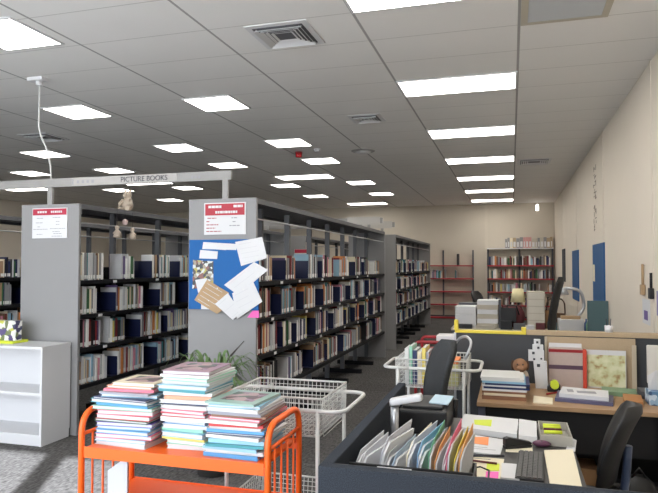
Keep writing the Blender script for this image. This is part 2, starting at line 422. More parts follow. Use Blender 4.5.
def book_geo(mb, cx, cy, z, t, h, d, mi, lab, mp=1, ml=2):
    """spine faces +x at cx; book occupies cy..cy+t"""
    b = .0022
    mb.box(cx-b, cx, cy, cy+t, z, z+h, mi)
    mb.box(cx-d, cx-b, cy, cy+b, z, z+h, mi); mb.box(cx-d, cx-b, cy+t-b, cy+t, z, z+h, mi)
    mb.box(cx-d+.004, cx-b, cy+b, cy+t-b, z+.003, z+h-.004, mp)
    if lab: mb.box(cx, cx+.0006, cy+.001, cy+t-.001, z+.012, z+.05, ml)
_bk = {}
m_label = M('spine_label', (.86, .86, .85), .6)
def book_mesh(ci, ti, hi, lab):
    k = (ci, ti, hi, lab)
    if k not in _bk:
        mb = MB(); t, h = TH[ti], HT[hi]
        book_geo(mb, 0, -t/2, 0, t, h, .15+.02*(hi % 3), 0, lab)
        o = mb.build('library_book', [bookm[ci], m_paper, m_label])
        _bk[k] = o.data; bpy.data.objects.remove(o)
    return _bk[k]
YAW, PIT, FL = .287, .0303, 618.0
def px(X, Y, Z):
    cc, ss = math.cos(YAW), math.sin(YAW); Z -= CZ
    u = cc*X+ss*Y; d = -ss*X+cc*Y; d2 = math.cos(PIT)*d+math.sin(PIT)*Z; z = -math.sin(PIT)*d+math.cos(PIT)*Z
    return 329+FL*u/d2, 246.5-FL*z/d2, d2
specs = []; ends = []
ROWN = {3: 'top', 2: 'second', 1: 'third', 0: 'lowest'}
def fill(face, y0, y1, lv, weights, rng, loc, bay, yend, fat=False, hs=(1, 1, 2, 2, 3)):
    y = y0+rng.uniform(.0, .04); n = 0; e = 0
    nextpost = y0
    while y < y1-.05:
        L = rng.uniform(.22, .56); ye = min(y+L, y1-.02)
        base = rng.choice((0, 1, 1, 2)); hb = rng.choice(hs)
        while y < ye:
            ti = rng.choice((0, 0, 1, 1, 1, 2, 2, 3) if not fat else (1, 2, 2, 3)); hi = max(0, min(3, hb+rng.choice((-1, -1, 0, 0, 0, 1))))
            if y+TH[ti] > ye: break
            ci = rng.choices(range(16), weights)[0]; n += 1
            specs.append(dict(x=face-.02-rng.uniform(0, .02), y=y+TH[ti]/2, z=LEV[lv]+.0006, ci=ci, ti=ti, hi=hi, lab=rng.random() < .85, n=n, lv=lv, loc=loc, yend=yend))
            y += TH[ti]+.0012
        g = rng.uniform(.12, .40); y += g
        if y < y1-.1 and rng.random() < .85:
            e += 1; ends.append(dict(x=face-.02, y=y-.004, z=LEV[lv]+.0006, n=e, lv=lv, loc=loc)); y += .004
rng = random.Random(12)
for lv in range(4):
    fill(AX1-.012, 5.15, 8.4, lv, WA, rng, 'toy-topped shelving', 0, 7.25, hs=(2, 2, 3, 3))
    fill(BX1-.012, 5.15, 10.85, lv, WB, rng, 'noticeboard shelving', 0, 99, hs=(1, 2, 2, 3))
    fill(BX1-.012, 12.06, 17.3, lv, WB, rng, 'rear shelving', 0, 99, True)
    fill(-5.932, 5.36, 7.6, lv, WB, rng, 'outermost shelving', 0, 6.4)
for s in specs:
    X, Y, d = px(s['x'], s['y'], s['z']+.1)
    vis = 0 <= X < 658 and 0 < Y < 493 and s['y'] < s['yend']
    if s['loc'] == 'noticeboard shelving' and s['lv'] == 0 and s['y'] < 5.9: vis = vis and s['y'] < 5.6
    if s['loc'] == 'outermost shelving': vis = vis and X < 21 and s['lv'] > 0
    s['score'] = (TH[s['ti']]*HT[s['hi']]/(d*d)*abs(s['x']/s['y'])) if vis else 0
specs.sort(key=lambda s: -s['score'])
SZ = ['slim', 'narrow', 'medium', 'thick']; HZ = ['short', 'mid-height', 'tall', 'very tall']
rest = MB()
for i, s in enumerate(specs):
    if i < 300 and s['score'] > 0:
        o = bpy.data.objects.new('library_book', book_mesh(s['ci'], s['ti'], s['hi'], s['lab'])); C.objects.link(o)
        o.location = (s['x'], s['y'], s['z'])
        tag(o, f"{SZ[s['ti']]} {COL[s['ci']][0]} book, {ordinal(s['n'])} from near end, {ROWN[s['lv']]} shelf, {s['loc']}", 'book', 'library books standing on the ranges')
    else:
        t = TH[s['ti']]
        book_geo(rest, s['x'], s['y']-t/2, s['z'], t, HT[s['hi']], .17, s['ci'], s['lab'], 16, 16)
# books of the units on the back wall and on the far desk area belong to the uncounted rest
r2 = random.Random(5)
for zz in (.45, .85, 1.25, 1.65):
    for xa, xb in ((-.66, .20), (.26, 1.15)):
        x = xa
        while x < xb-.06:
            t = r2.choice((.03, .04, .05, .06)); h = r2.uniform(.2, .3)
            if r2.random() < .85: rest.box(x, x+t-.002, 19.42, 19.6, zz+.0006, zz+h, r2.choices(range(16), WB)[0])
            x += t
x = -2.4
while x < -1.25:
    t = r2.choice((.03, .04))
    if x < -2.0 or -1.7 < x < -1.64: rest.box(x, x+t-.002, 19.42, 19.6, 1.2506, 1.25+r2.uniform(.2, .28), r2.choices(range(16), WB)[0])
    x += t
rest.box(-1.62, -1.55, 19.42, 19.6, 1.6506, 2.0, 4)
o = rest.build('library_books', bookm+[m_label]); tag(o, 'the many smaller books further along the ranges and on the far wall shelves', 'books', None, 'stuff')

be = MB(); be.box(-.27, 0, 0, .003, 0, .2); be.box(-.25, 0, -.08, 0, 0, .0015)
b0 = be.build('bookend', m_navy); bdata = b0.data; bpy.data.objects.remove(b0)
for s in ends:
    X, Y, d = px(s['x'], s['y'], s['z'])
    if not (0 < X < 440) or (s['loc'] == 'toy-topped shelving' and s['y'] > 7.5): continue
    o = bpy.data.objects.new('bookend', bdata); C.objects.link(o); o.location = (s['x'], s['y'], s['z'])
    tag(o, f"navy steel bookend, {ordinal(s['n'])} from near end, {ROWN[s['lv']]} shelf, {s['loc']}", 'bookend', 'navy bookends on the ranges')

# ------------------------------------------------------------------ overhead sign rail
def text_part(txt, size, loc, rot, mat, parent, at, name='lettering', depth=.002, align='CENTER'):
    cu = bpy.data.curves.new(name, 'FONT'); cu.body = txt; cu.size = size; cu.extrude = depth; cu.align_x = align; cu.align_y = 'CENTER'
    o = bpy.data.objects.new('t', cu); C.objects.link(o); bpy.context.view_layer.update()
    dg = bpy.context.evaluated_depsgraph_get(); me = bpy.data.meshes.new_from_object(o.evaluated_get(dg))
    bpy.data.objects.remove(o); me.materials.clear(); me.materials.append(mat)
    p = bpy.data.objects.new(name, me); C.objects.link(p)
    p.parent = parent; p.location = Vector(loc)-Vector(at); p.rotation_euler = rot
    return p
c = (-3.45, 5.11, TOP); t = thing('sign_rail', 'pale overhead sign rail with black picture books lettering across the aisle', 'sign rail', c)
MB().box(-6.3, -2.43, 5.095, 5.125, 2.425, 2.51).build('beam', m_greym, t, c, bevel=.003)
for x in (-4.405, -2.49):
    MB().box(x-.028, x+.028, 5.096, 5.124, TOP, 2.4255).build('post', m_greym, t, c, bevel=.004)
MB().box(-4.14, -2.98, 5.091, 5.0955, 2.43, 2.505).build('sign_strip', M('sign_strip', srgb(172, 168, 164), .5), t, c)
text_part('PICTURE BOOKS', .068, (-3.33, 5.0905, 2.468), (PI/2, 0, 0), m_ink, t, c)
f = MB(); f.box(-4.135, -4.118, 5.089, 5.091, 2.438, 2.498)
for i in range(4): f.box(-4.08+i*.056, -4.052+i*.056, 5.089, 5.091, 2.452, 2.482, 0)
f.build('small_marks', [m_inkg], t, c)
f = MB()
for i in range(3): f.box(-2.83+i*.035, -2.81+i*.035, 5.093, 5.0955, 2.45, 2.475)
f.build('small_marks', [m_inkg], t, c)
for y, l in ((10.85, 'plain grey overhead rail across the rear ends of the ranges'), (12.03, 'plain grey overhead rail over the start of the rear ranges')):
    c = (-3.4, y, TOP); t = thing('sign_rail', l, 'sign rail', c)
    MB().box(-6.3, -2.2, y-.015, y+.015, 2.40, 2.50).build('beam', m_greym, t, c)
    for x in (-4.4, -2.45): MB().box(x-.028, x+.028, y-.014, y+.014, TOP, 2.4005).build('post', m_greym, t, c)
    MB().box(-2.85, -2.25, y-.021, y-.0155, 2.38, 2.52).build('sign_plate', M('sign_pale', srgb(190, 186, 180), .5), t, c)

# ------------------------------------------------------------------ notices on the end panels
def strokes(mb, x0, x1, y, z, mi=0, h=.008, seed=0, gap=.006):
    r = random.Random(seed); x = x0
    while x < x1:
        w_ = r.uniform(.012, .04); mb.box(x, min(x+w_, x1), y-.0006, y, z-h/2, z+h/2, mi); x += w_+gap
c = (-4.348, 5.088, 2.03); t = thing('notice_sign', 'white two column notice with red header on the end panel behind the bookcase', 'sign', c)
MB().box(-4.555, -4.14, 5.08, 5.089, 1.905, 2.205).build('sheet', m_paper, t, c, bevel=.002)
MB().box(-4.547, -4.148, 5.078, 5.0798, 2.135, 2.197).build('header', M('sign_red', srgb(178, 40, 66), .5), t, c)
f = MB(); strokes(f, -4.49, -4.38, 5.078, 2.166, 1, .02, 3); strokes(f, -4.33, -4.2, 5.078, 2.166, 1, .02, 4)
for k, (xa, xb, z) in enumerate(((-4.5, -4.42, 2.105), (-4.31, -4.22, 2.11), (-4.51, -4.43, 2.06), (-4.27, -4.23, 2.07), (-4.27, -4.23, 2.04), (-4.49, -4.46, 2.02), (-4.54, -4.37, 1.995), (-4.34, -4.16, 2.0), (-4.31, -4.22, 1.97), (-4.5, -4.43, 1.945), (-4.3, -4.2, 1.95), (-4.32, -4.2, 1.925))):
    strokes(f, xa, xb, 5.0799, z, 0, .006, k)
f.build('lettering', [m_inkg, m_paper], t, c)
t.location.x -= .04; t.location.z += .012
c = (-2.457, 5.088, 2.05); t = thing('notice_sign', 'white notice with tall red header above the blue noticeboard', 'sign', c)
MB().box(-2.664, -2.25, 5.08, 5.089, 1.915, 2.205).build('sheet', m_paper, t, c, bevel=.002)
MB().box(-2.652, -2.262, 5.078, 5.0798, 2.09, 2.195).build('header', M('sign_crimson', srgb(176, 36, 54), .5), t, c)
f = MB(); strokes(f, -2.62, -2.49, 5.078, 2.168, 1, .022, 5, .004); strokes(f, -2.37, -2.28, 5.078, 2.17, 1, .022, 6, .004); strokes(f, -2.55, -2.33, 5.078, 2.118, 1, .022, 7, .004)
for k, (xa, xb, z, mi) in enumerate(((-2.63, -2.54, 2.065, 2), (-2.39, -2.33, 2.065, 0), (-2.64, -2.61, 2.035, 2), (-2.38, -2.35, 2.03, 0), (-2.64, -2.52, 2.005, 2), (-2.41, -2.31, 1.995, 0), (-2.64, -2.55, 1.975, 2), (-2.64, -2.49, 1.945, 2))):
    strokes(f, xa, xb, 5.0799, z, mi, .009, 20+k)
f.build('lettering', [m_inkg, m_paper, M('red_ink', srgb(170, 90, 100), .7)], t, c)
t.location.x -= .025; t.location.z += .012
c = (-4.1, 11.998, 2.0); t = thing('notice_sign', 'tiny red headed notice seen through the upper gap of the noticeboard range', 'sign', c)
MB().box(-4.28, -3.995, 11.985, 11.999, 1.72, 1.98).build('sheet', m_paper, t, c); MB().box(-4.275, -4.0, 11.983, 11.9849, 1.9, 1.975).build('header', _mats['sign_red'], t, c)

# ------------------------------------------------------------------ blue noticeboard with papers
c = (-2.49, 5.088, 1.565)
MBb = MB().box(-2.832, -2.148, 5.066, 5.089, 1.25, 1.882)
tag(MBb.build('noticeboard', m_blue, None, c, bevel=.003), 'blue felt noticeboard on the grey end panel, covered in papers', 'noticeboard')
def sheet(name, pts, y, mat, label, cat='paper', lines=0, off=0.0012, group=None, dmat=None):
    P = [(p[0], y, p[2]) for p in pts]; cx = sum(p[0] for p in P)/len(P); cz = sum(p[2] for p in P)/len(P)
    mb = MB(); mb.prism(P, (0, -off, 0))
    if lines:
        a, b_, d_ = Vector(P[0]), Vector(P[1]), Vector(P[-1])
        for i in range(lines):
            t_ = .12+.76*i/max(1, lines-1); k = random.uniform(.55, .85)
            u = (b_-a); v_ = (d_-a)
            q0 = a+u*.1+v_*t_; q1 = a+u*k+v_*t_; hv = v_.normalized()*.004
            mb.prism([tuple(q0+Vector((0, -off, 0))), tuple(q1+Vector((0, -off, 0))), tuple(q1+hv+Vector((0, -off, 0))), tuple(q0+hv+Vector((0, -off, 0)))], (0, -.0003, 0), 1)
    o = tag(mb.build(name, [mat, dmat or m_inkp], None, (cx, y, cz)), label, cat, group)
    a, b_ = sorted(P, key=lambda p: -p[2])[:2]                       # a drawing pin through the upper edge
    q = (max(-2.82, min(-2.165, .5*(a[0]+b_[0])*.85+cx*.15)), .5*(a[2]+b_[2])*.85+cz*.15)
    if q[1] > 1.26:
        pn = MB(); pn.tube([(q[0], y-off-.004, q[1]), (q[0], y-off-.0004, q[1])], .006, 10); pn.tube([(q[0], y-off-.0004, q[1]), (q[0], 5.0663, q[1])], .0008, 5)
        pn.build('drawing_pin', m_wsteel, o, (cx, y, cz))
    return o
G = 'papers pinned to the blue noticeboard'
Y0 = 5.066
sheet('poster', [(-2.79, 0, 1.70), (-2.585, 0, 1.685), (-2.585, 0, 1.452), (-2.795, 0, 1.435)], Y0, photo_material('group_photo', 34, [srgb(60, 50, 46), srgb(196, 200, 196), srgb(150, 140, 120), srgb(40, 44, 50), srgb(170, 160, 70), srgb(120, 70, 60), srgb(210, 214, 210)]), 'small group photo print pinned at the edge of the blue noticeboard', 'photo', 0, group=G)
sheet('paper_sheet', [(-2.688, 0, 1.861), (-2.35, 0, 1.84), (-2.36, 0, 1.786), (-2.697, 0, 1.797)], Y0, m_paper, 'long white paper strip along the top of the blue noticeboard', lines=2, group=G)
sheet('paper_sheet', [(-2.717, 0, 1.789), (-2.54, 0, 1.775), (-2.547, 0, 1.706), (-2.727, 0, 1.712)], Y0-.002, m_paper, 'small white slip under the long strip, above the group photo', group=G)
sheet('paper_sheet', [(-2.37, 0, 1.858), (-2.11, 0, 1.899), (-2.062, 0, 1.714), (-2.311, 0, 1.643)], Y0-.002, m_paper, 'tilted white page overhanging the top corner of the blue noticeboard', lines=5, group=G)
sheet('paper_sheet', [(-2.476, 0, 1.473), (-2.186, 0, 1.679), (-2.052, 0, 1.608), (-2.339, 0, 1.384)], Y0-.004, m_paper, 'steeply slanted white page in the middle overhanging the board edge', lines=3, group=G)
sheet('paper_sheet', [(-2.395, 0, 1.40), (-2.19, 0, 1.50), (-2.105, 0, 1.33), (-2.347, 0, 1.172)], Y0-.006, m_paper, 'large slanted white page at the lower corner over the pink note', lines=4, group=G)
sheet('paper_sheet', [(-2.564, 0, 1.301), (-2.436, 0, 1.402), (-2.309, 0, 1.235), (-2.386, 0, 1.162)], Y0-.008, m_paper, 'lowest slanted white page hanging off the bottom of the board', lines=3, group=G)
sheet('paper_sheet', [(-2.766, 0, 1.516), (-2.645, 0, 1.534), (-2.654, 0, 1.408), (-2.735, 0, 1.40)], Y0-.002, m_paper, 'white scrap tucked between the group photo and brown sheet', group=G)
sheet('paper_sheet', [(-2.704, 0, 1.345), (-2.554, 0, 1.329), (-2.573, 0, 1.252), (-2.704, 0, 1.252)], Y0-.002, m_paper, 'white slip showing beneath the brown sheet', group=G)
sheet('kraft_sheet', [(-2.645, 0, 1.52), (-2.425, 0, 1.402), (-2.494, 0, 1.245), (-2.544, 0, 1.212), (-2.772, 0, 1.334)], Y0-.0045, m_kraft, 'tilted brown kraft sheet with handwriting on the blue noticeboard', lines=5, group=G)
sheet('sticky_note', [(-2.26, 0, 1.185), (-2.152, 0, 1.315), (-2.146, 0, 1.185)], Y0-.001+.02, m_pink, 'bright pink note under the slanted pages on the grey panel', group=G)

# ------------------------------------------------------------------ white bookcase
c = (-4.75, 4.88, 0); t = thing('white_bookcase', 'low white open bookcase standing in front of the grey end panel', 'bookcase', c)
bx0, bx1, by0, by1 = -5.2, -4.11, 4.69, 5.07
MB().box(bx0-.005, bx1+.003, by0-.003, by1, .878, .902).build('top', m_white, t, c, bevel=.002)
for x in (bx0, bx1-.025): MB().box(x, x+.025, by0, by1-.012, 0, .8775).build('side_panel', m_white, t, c, bevel=.001)
MB().box(bx0+.0255, bx1-.0255, by0+.004, by1-.013, .455, .48).build('shelf', m_white, t, c)
MB().box(bx0+.0255, bx1-.0255, by0+.004, by1-.013, .075, .1).build('shelf', m_white, t, c)
MB().box(bx0+.0255, bx1-.0255, by0+.01, by0+.028, 0, .0745).build('plinth', m_white, t, c)
MB().box(bx0, bx1, by1-.012, by1-.002, .08, .8775).build('back_board', m_white, t, c)
c = (-4.75, 4.9, .902)
tag(MB().box(-4.99, -4.55, 4.8, 5.0, .9026, .925, 0).box(-4.988, -4.554, 4.802, 4.998, .906, .922, 1).build('picture_book', [m_hiy, m_paper], None, c), 'flat yellow-green picture book lying on the white bookcase', 'book')
pm = photo_material('comic_cover', 26, [srgb(96, 84, 130), srgb(220, 220, 214), srgb(200, 200, 90), srgb(70, 70, 100), srgb(236, 236, 230), srgb(120, 130, 90)])
c = (-4.78, 4.9, .925); t = thing('board_game_box', 'purple yellow and white patterned box standing on the white bookcase', 'box', c)
MB().box(-4.98, -4.565, 4.85, 4.93, .9255, 1.03).build('box_body', pm, t, c, bevel=.002); MB().box(-4.983, -4.562, 4.847, 4.933, 1.0305, 1.115).build('box_lid', pm, t, c, bevel=.002)

# ------------------------------------------------------------------ toys above the aisle
def plush(c, s, label):
    t = thing('plush_toy', label, 'soft toy', c)
    x, y, z = c
    b = MB(); b.ball((x, y, z+.062*s), (.06*s, .05*s, .062*s)); b.ball((x, y, z+.105*s), (.045*s, .04*s, .05*s)); b.build('body', m_plush, t, c)
    h = MB(); h.ball((x, y-.005, z+.165*s), (.043*s, .04*s, .042*s)); h.ball((x, y-.045*s, z+.157*s), (.02*s, .018*s, .016*s)); h.build('head', m_plush, t, c)
    for sx in (-1, 1):
        MB().ball((x+sx*.028*s, y, z+.205*s), (.014*s, .01*s, .022*s), 8).build('ear', m_plush, t, c)
        MB().tube([(x+sx*.04*s, y-.01, z+.12*s), (x+sx*.065*s, y-.03*s, z+.085*s), (x+sx*.06*s, y-.05*s, z+.06*s)], .016*s, 8).build('arm', m_plush, t, c)
        MB().tube([(x+sx*.03*s, y-.03*s, z+.022*s), (x+sx*.05*s, y-.08*s, z+.022*s)], .022*s, 8).build('leg', m_plush, t, c)
        MB().ball((x+sx*.016*s, y-.042*s, z+.175*s), .005*s, 6).build('eye', m_black, t, c)
plush((-4.13, 6.0, TOP-.002), 1.1, 'cream soft toy sitting on top of the shelving behind the bookcase')
for i, (x, y, zt, l) in enumerate(((-4.05, 5.7, 2.08, 'cream felt doll hanging from the canopy under the soft toy, nearer one'), (-4.05, 5.98, 2.07, 'tan felt doll hanging from the canopy under the soft toy, further one'))):
    c = (x, y, TOP-.05); t = thing('hanging_doll', l, 'hanging toy', c)
    MB().tube([(x, y, TOP-.0185), (x, y, zt)], .002, 5).build('string', m_ink, t, c)
    b = MB(); b.lathe([(.004, -.0), (.02, -.012), (.024, -.03), (.014, -.048), (.03, -.075), (.042, -.13), (.01, -.135)], (x, y, zt), 12); b.build('body', m_plush, t, c)
    for sx in (-1, 1): MB().tube([(x+sx*.01, y, zt-.055), (x+sx*.045, y, zt-.09)], .01, 6).build('arm', m_plush, t, c)
c = (-4.05, 5.84, TOP-.0185); t = thing('hanging_bauble', 'small pale ball hanging between the two felt dolls', 'ornament', c)
MB().tube([c, (-4.05, 5.84, 2.155)], .002, 5).build('string', m_ink, t, c); MB().ball((-4.05, 5.84, 2.12), (.03, .03, .036)).build('ball', M('bauble', srgb(214, 190, 186), .6), t, c)

# ------------------------------------------------------------------ orange trolley
ox0, ox1, oy0, oy1 = -1.935, -1.0, 2.47, 2.87
c = ((ox0+ox1)/2, (oy0+oy1)/2, 0); t = thing('book_trolley', 'bright orange metal book trolley carrying three stacks of picture books', 'trolley', c)
for x in (ox0, ox1):
    path = rounded([(x, oy0, .1), (x, oy0, .965), (x, oy1, .965), (x, oy1, .1)], .1, 7)
    MB().tube(path, .0145, 12).build('end_hoop', m_orange, t, c)
    MB().tube([(x, oy0, .86), (x, oy1, .86)], .009, 8).build('end_rail', m_orange, t, c)
    MB().tube([(x, oy0, .2), (x, oy1, .2)], .009, 8).build('end_rail', m_orange, t, c)
    for i in range(4):
        y = oy0+(oy1-oy0)*(i+1)/5
        MB().tube([(x, y, .2), (x, y, .86)], .0055, 8).build('end_bar', m_orange, t, c)
for z in (.8, .53, .2):
    f = MB(); a, b_ = ox0+.016, ox1-.016
    f.box(a, b_, oy0-.004, oy1+.004, z-.012, z); f.box(a, b_, oy0-.006, oy0-.002, z-.045, z+.006); f.box(a, b_, oy1+.002, oy1+.006, z-.045, z+.006)
    f.build('tray', m_orange, t, c, bevel=.001)
for x in (ox0, ox1):
    for y in (oy0, oy1):
        MB().tube([(x-.012, y, .045), (x+.012, y, .045)], .045, 16).build('caster', m_black, t, c)
        MB().tube([(x, y, .05), (x, y, .1)], .01, 8).build('caster_stem', m_chrome, t, c)
c = (-1.77, 2.51, .532)
tag(MB().prism([(-1.82, 2.51, .532), (-1.715, 2.51, .532), (-1.715, 2.51, .765), (-1.82, 2.51, .69)], (0, .012, 0)).build('book_divider', M('pale_card', srgb(196, 198, 206), .5), None, c), 'pale grey slanted card standing on the lower tray of the orange trolley', 'card')

PB = [('pink', srgb(232, 120, 140)), ('pale blue', srgb(150, 196, 220)), ('white', srgb(226, 226, 224)), ('red', srgb(206, 60, 62)), ('teal', srgb(70, 150, 160)),
      ('mint green', srgb(150, 206, 180)), ('peach', srgb(234, 160, 128)), ('navy', srgb(44, 56, 100)), ('purple', srgb(120, 100, 180)), ('yellow', srgb(232, 212, 110)),
      ('grey', srgb(150, 150, 160)), ('brown', srgb(140, 100, 76)), ('dark green', srgb(60, 110, 80)), ('sky blue', srgb(90, 160, 214)), ('cream', srgb(226, 214, 186)), ('mauve', srgb(158, 122, 136)), ('sage', srgb(150, 180, 170))]
pbm = [M('picture_cover_'+n.replace(' ', '_'), c_, .3) for n, c_ in PB]
PBN = {n: i for i, (n, _) in enumerate(PB)}
def stack(cx, cy, rows, where, seed, wx=.29, wy=.25, rot0=0):
    """rows: (cover colour, thickness, sx, sy, dx) bottom to top"""
    r = random.Random(seed); z = .8008
    seen = {}
    for i, row in enumerate(rows):
        ci, th = PBN[row[0]], row[1]
        a, b_ = (wx*row[2]*r.uniform(.96, 1.03))/2, (wy*row[3]*r.uniform(.96, 1.04))/2
        c = (cx+row[4]+r.uniform(-.008, .008), cy+r.uniform(-.01, .01), z)
        m = MB(); k = .0022
        X0, X1, Y0_, Y1_ = c[0]-a, c[0]+a, c[1]-b_, c[1]+b_
        m.box(X0, X1, Y0_, Y1_, z, z+k); m.box(X0, X1, Y0_, Y1_, z+th-k, z+th)
        flip = r.random() < .35
        if flip: m.box(X0, X1, Y0_-.0005, Y0_+k, z, z+th)         # spine towards the front
        else: m.box(X0, X1, Y1_-k, Y1_+.0005, z, z+th)
        rz = (0, 0, rot0+r.uniform(-.09, .09))
        wh = where if i else where
        o = m.build('picture_book', pbm[ci], None, c, rot=rz)
        tag(o, f"{PB[ci][0]} picture book, {ordinal(i+1)} from bottom of the {where}", 'book', 'picture books stacked on the orange trolley')
        p = MB().box(X0+.004, X1-.004, Y0_+(k+.001 if flip else .005), Y1_-(.005 if flip else k+.001), z+k+.0002, z+th-k-.0002)
        p.build('pages', m_paper, o, c)
        if i == len(rows)-1:
            q = MB().box(X0+a*.35, X1-a*.3, Y0_+b_*.4, Y1_-b_*.3, z+th+.0001, z+th+.0006)
            q.build('cover_picture', photo_material('cover_picture_'+PB[ci][0].replace(' ', '_')+str(seed), 22, [srgb(90, 60, 70), srgb(180, 150, 150), srgb(60, 90, 70), srgb(150, 120, 140)]), o, c)
        z += th+.0008
stack(-1.755, 2.655, [('white', .022, 1.02, 1, 0), ('pale blue', .016, 1, 1, 0), ('pink', .02, 1, 1, 0), ('sky blue', .018, .98, 1, 0), ('pale blue', .014, 1, 1, -.01), ('purple', .018, 1, 1, 0), ('dark green', .012, .98, 1, 0),
    ('red', .022, 1, 1, 0), ('pink', .02, 1, 1.05, 0), ('mint green', .016, 1.12, 1.1, -.01), ('sky blue', .012, 1.02, 1, 0), ('teal', .018, 1.1, 1.05, 0), ('navy', .01, 1.08, 1.05, 0), ('pale blue', .014, 1, 1, .01), ('grey', .01, .95, 1, .01), ('pink', .012, .9, .95, .02), ('peach', .012, .82, .85, .02), ('cream', .014, .78, .8, .03)], 'trolley stack nearest the white bookcase', 3, .285, .27)
stack(-1.455, 2.70, [('white', .02, .9, 1, .01), ('mint green', .02, .88, 1, .01), ('yellow', .014, .9, 1, 0), ('pale blue', .022, .9, 1, 0), ('mint green', .014, .88, 1, 0), ('white', .018, .9, 1, 0), ('sky blue', .014, .9, 1, 0), ('white', .02, .92, 1, 0),
    ('red', .016, .95, 1, 0), ('pink', .016, .95, 1, 0), ('white', .018, .95, 1, 0), ('navy', .01, .95, 1, 0), ('white', .016, .98, 1, 0), ('peach', .016, .95, 1, 0), ('white', .016, 1, 1, 0), ('teal', .014, 1, 1, 0), ('pale blue', .018, 1, 1, 0), ('white', .016, 1.02, 1, 0), ('mint green', .016, 1.0, 1, .02), ('white', .012, 1, 1, 0), ('mauve', .018, .98, .95, 0)], 'tallest middle trolley stack', 5, .25, .27)
stack(-1.182, 2.66, [('sky blue', .018, 1.05, 1, 0), ('white', .016, 1.05, 1, 0), ('pale blue', .014, 1.04, 1, 0), ('teal', .012, 1.04, 1, 0), ('pale blue', .018, 1.04, 1, .01), ('white', .014, 1.02, 1, 0), ('navy', .01, 1.02, 1, 0), ('sky blue', .014, 1.02, 1, 0), ('white', .012, 1.02, 1, 0),
    ('red', .012, 1, 1, 0), ('white', .014, 1, 1, 0), ('pink', .012, 1, 1, .01), ('brown', .01, 1, 1, .01), ('grey', .014, 1.0, 1, 0), ('white', .016, 1, 1, 0), ('pale blue', .012, .98, 1, .0), ('sage', .01, .95, .9, -.02)], 'trolley stack beside the wire basket', 8, .26, .30)
c = (-1.13, 2.70, 1.045)

# ------------------------------------------------------------------ white wire basket trolleys
def wire_basket(mb, x0, x1, y0, y1, zt, zb, sp=.026, r=.0022, slope=.02, rim=.006):
    P = lambda x, y, z: (x+(slope*(1 if x < (x0+x1)/2 else -1))*((zt-z)/(zt-zb)), y+(slope*(1 if y < (y0+y1)/2 else -1))*((zt-z)/(zt-zb)), z)
    mb.tube([P(x0, y0, zt), P(x1, y0, zt), P(x1, y1, zt), P(x0, y1, zt)], rim, 8, closed=True)
    nz = max(3, int((zt-zb)/sp))
    for i in range(1, nz+1):
        z = zt-(zt-zb)*i/nz
        q = [P(x0, y0, z), P(x1, y0, z), P(x1, y1, z), P(x0, y1, z)]
        for a, b_ in ((0, 1), (1, 2), (2, 3), (3, 0)): mb.tube([q[a], q[b_]], r, 4)
    nx = int((x1-x0)/sp); ny = int((y1-y0)/sp)
    for i in range(nx+1):
        x = x0+(x1-x0)*i/nx
        mb.tube([(x, y0, zt), (x, y0+slope, zb), (x, y1-slope, zb), (x, y1, zt)], r, 4)
    for i in range(ny+1):
        y = y0+(y1-y0)*i/ny
        mb.tube([(x0, y, zt), (x0+slope, y, zb), (x1-slope, y, zb), (x1, y, zt)], r, 4)
def basket_trolley(x0, x1, y0, y1, zt, label, low=True, ext=.15):
    c = ((x0+x1)/2, (y0+y1)/2, 0); t = thing('basket_trolley', label, 'trolley', c, 0, 'white wire basket trolleys')
    m = MB(); wire_basket(m, x0, x1, y0, y1, zt, zt-.2); m.build('wire_basket', m_wsteel, t, c)
    if low:
        m = MB(); wire_basket(m, x0, x1, y0, y1, .36, .2); m.build('wire_basket', m_wsteel, t, c)
    hz = zt-.06
    for s, xe in ((-1, x0), (1, x1)):
        ym0, ym1 = y0-.02, y1+.02
        m = MB(); m.tube(rounded([(xe-s*.1, ym0, hz), (xe+s*ext, ym0, hz), (xe+s*ext, ym1, hz), (xe-s*.1, ym1, hz)], .09, 6), .0115, 10); m.build('handle', m_wsteel, t, c)
    for y in (y0-.02, y1+.02): MB().tube([(x0+.1, y, hz), (x1-.1, y, hz)], .0115, 10).build('frame_rail', m_wsteel, t, c)
    for x in (x0+.02, x1-.02):
        for y in (y0-.02, y1+.02):
            m = MB(); m.tube([(x, y, hz-.004), (x, y, .08)], .0115, 10); l = m.build('leg', m_wsteel, t, c)
            m = MB(); m.tube([(x-.012, y, .04), (x+.012, y, .04)], .04, 14); m.build('caster', m_black, l, c)
    for y in (y0-.02, y1+.02): MB().tube([(x0+.02, y, .19), (x1-.02, y, .19)], .01, 8).build('lower_rail', m_wsteel, t, c)
    return t
basket_trolley(-1.52, -.96, 3.13, 3.62, .945, 'empty white wire basket trolley behind the orange trolley', ext=.12)
basket_trolley(-.82, -.31, 4.5, 4.95, .965, 'white wire basket trolley with books, behind the dark office chair', ext=.09)
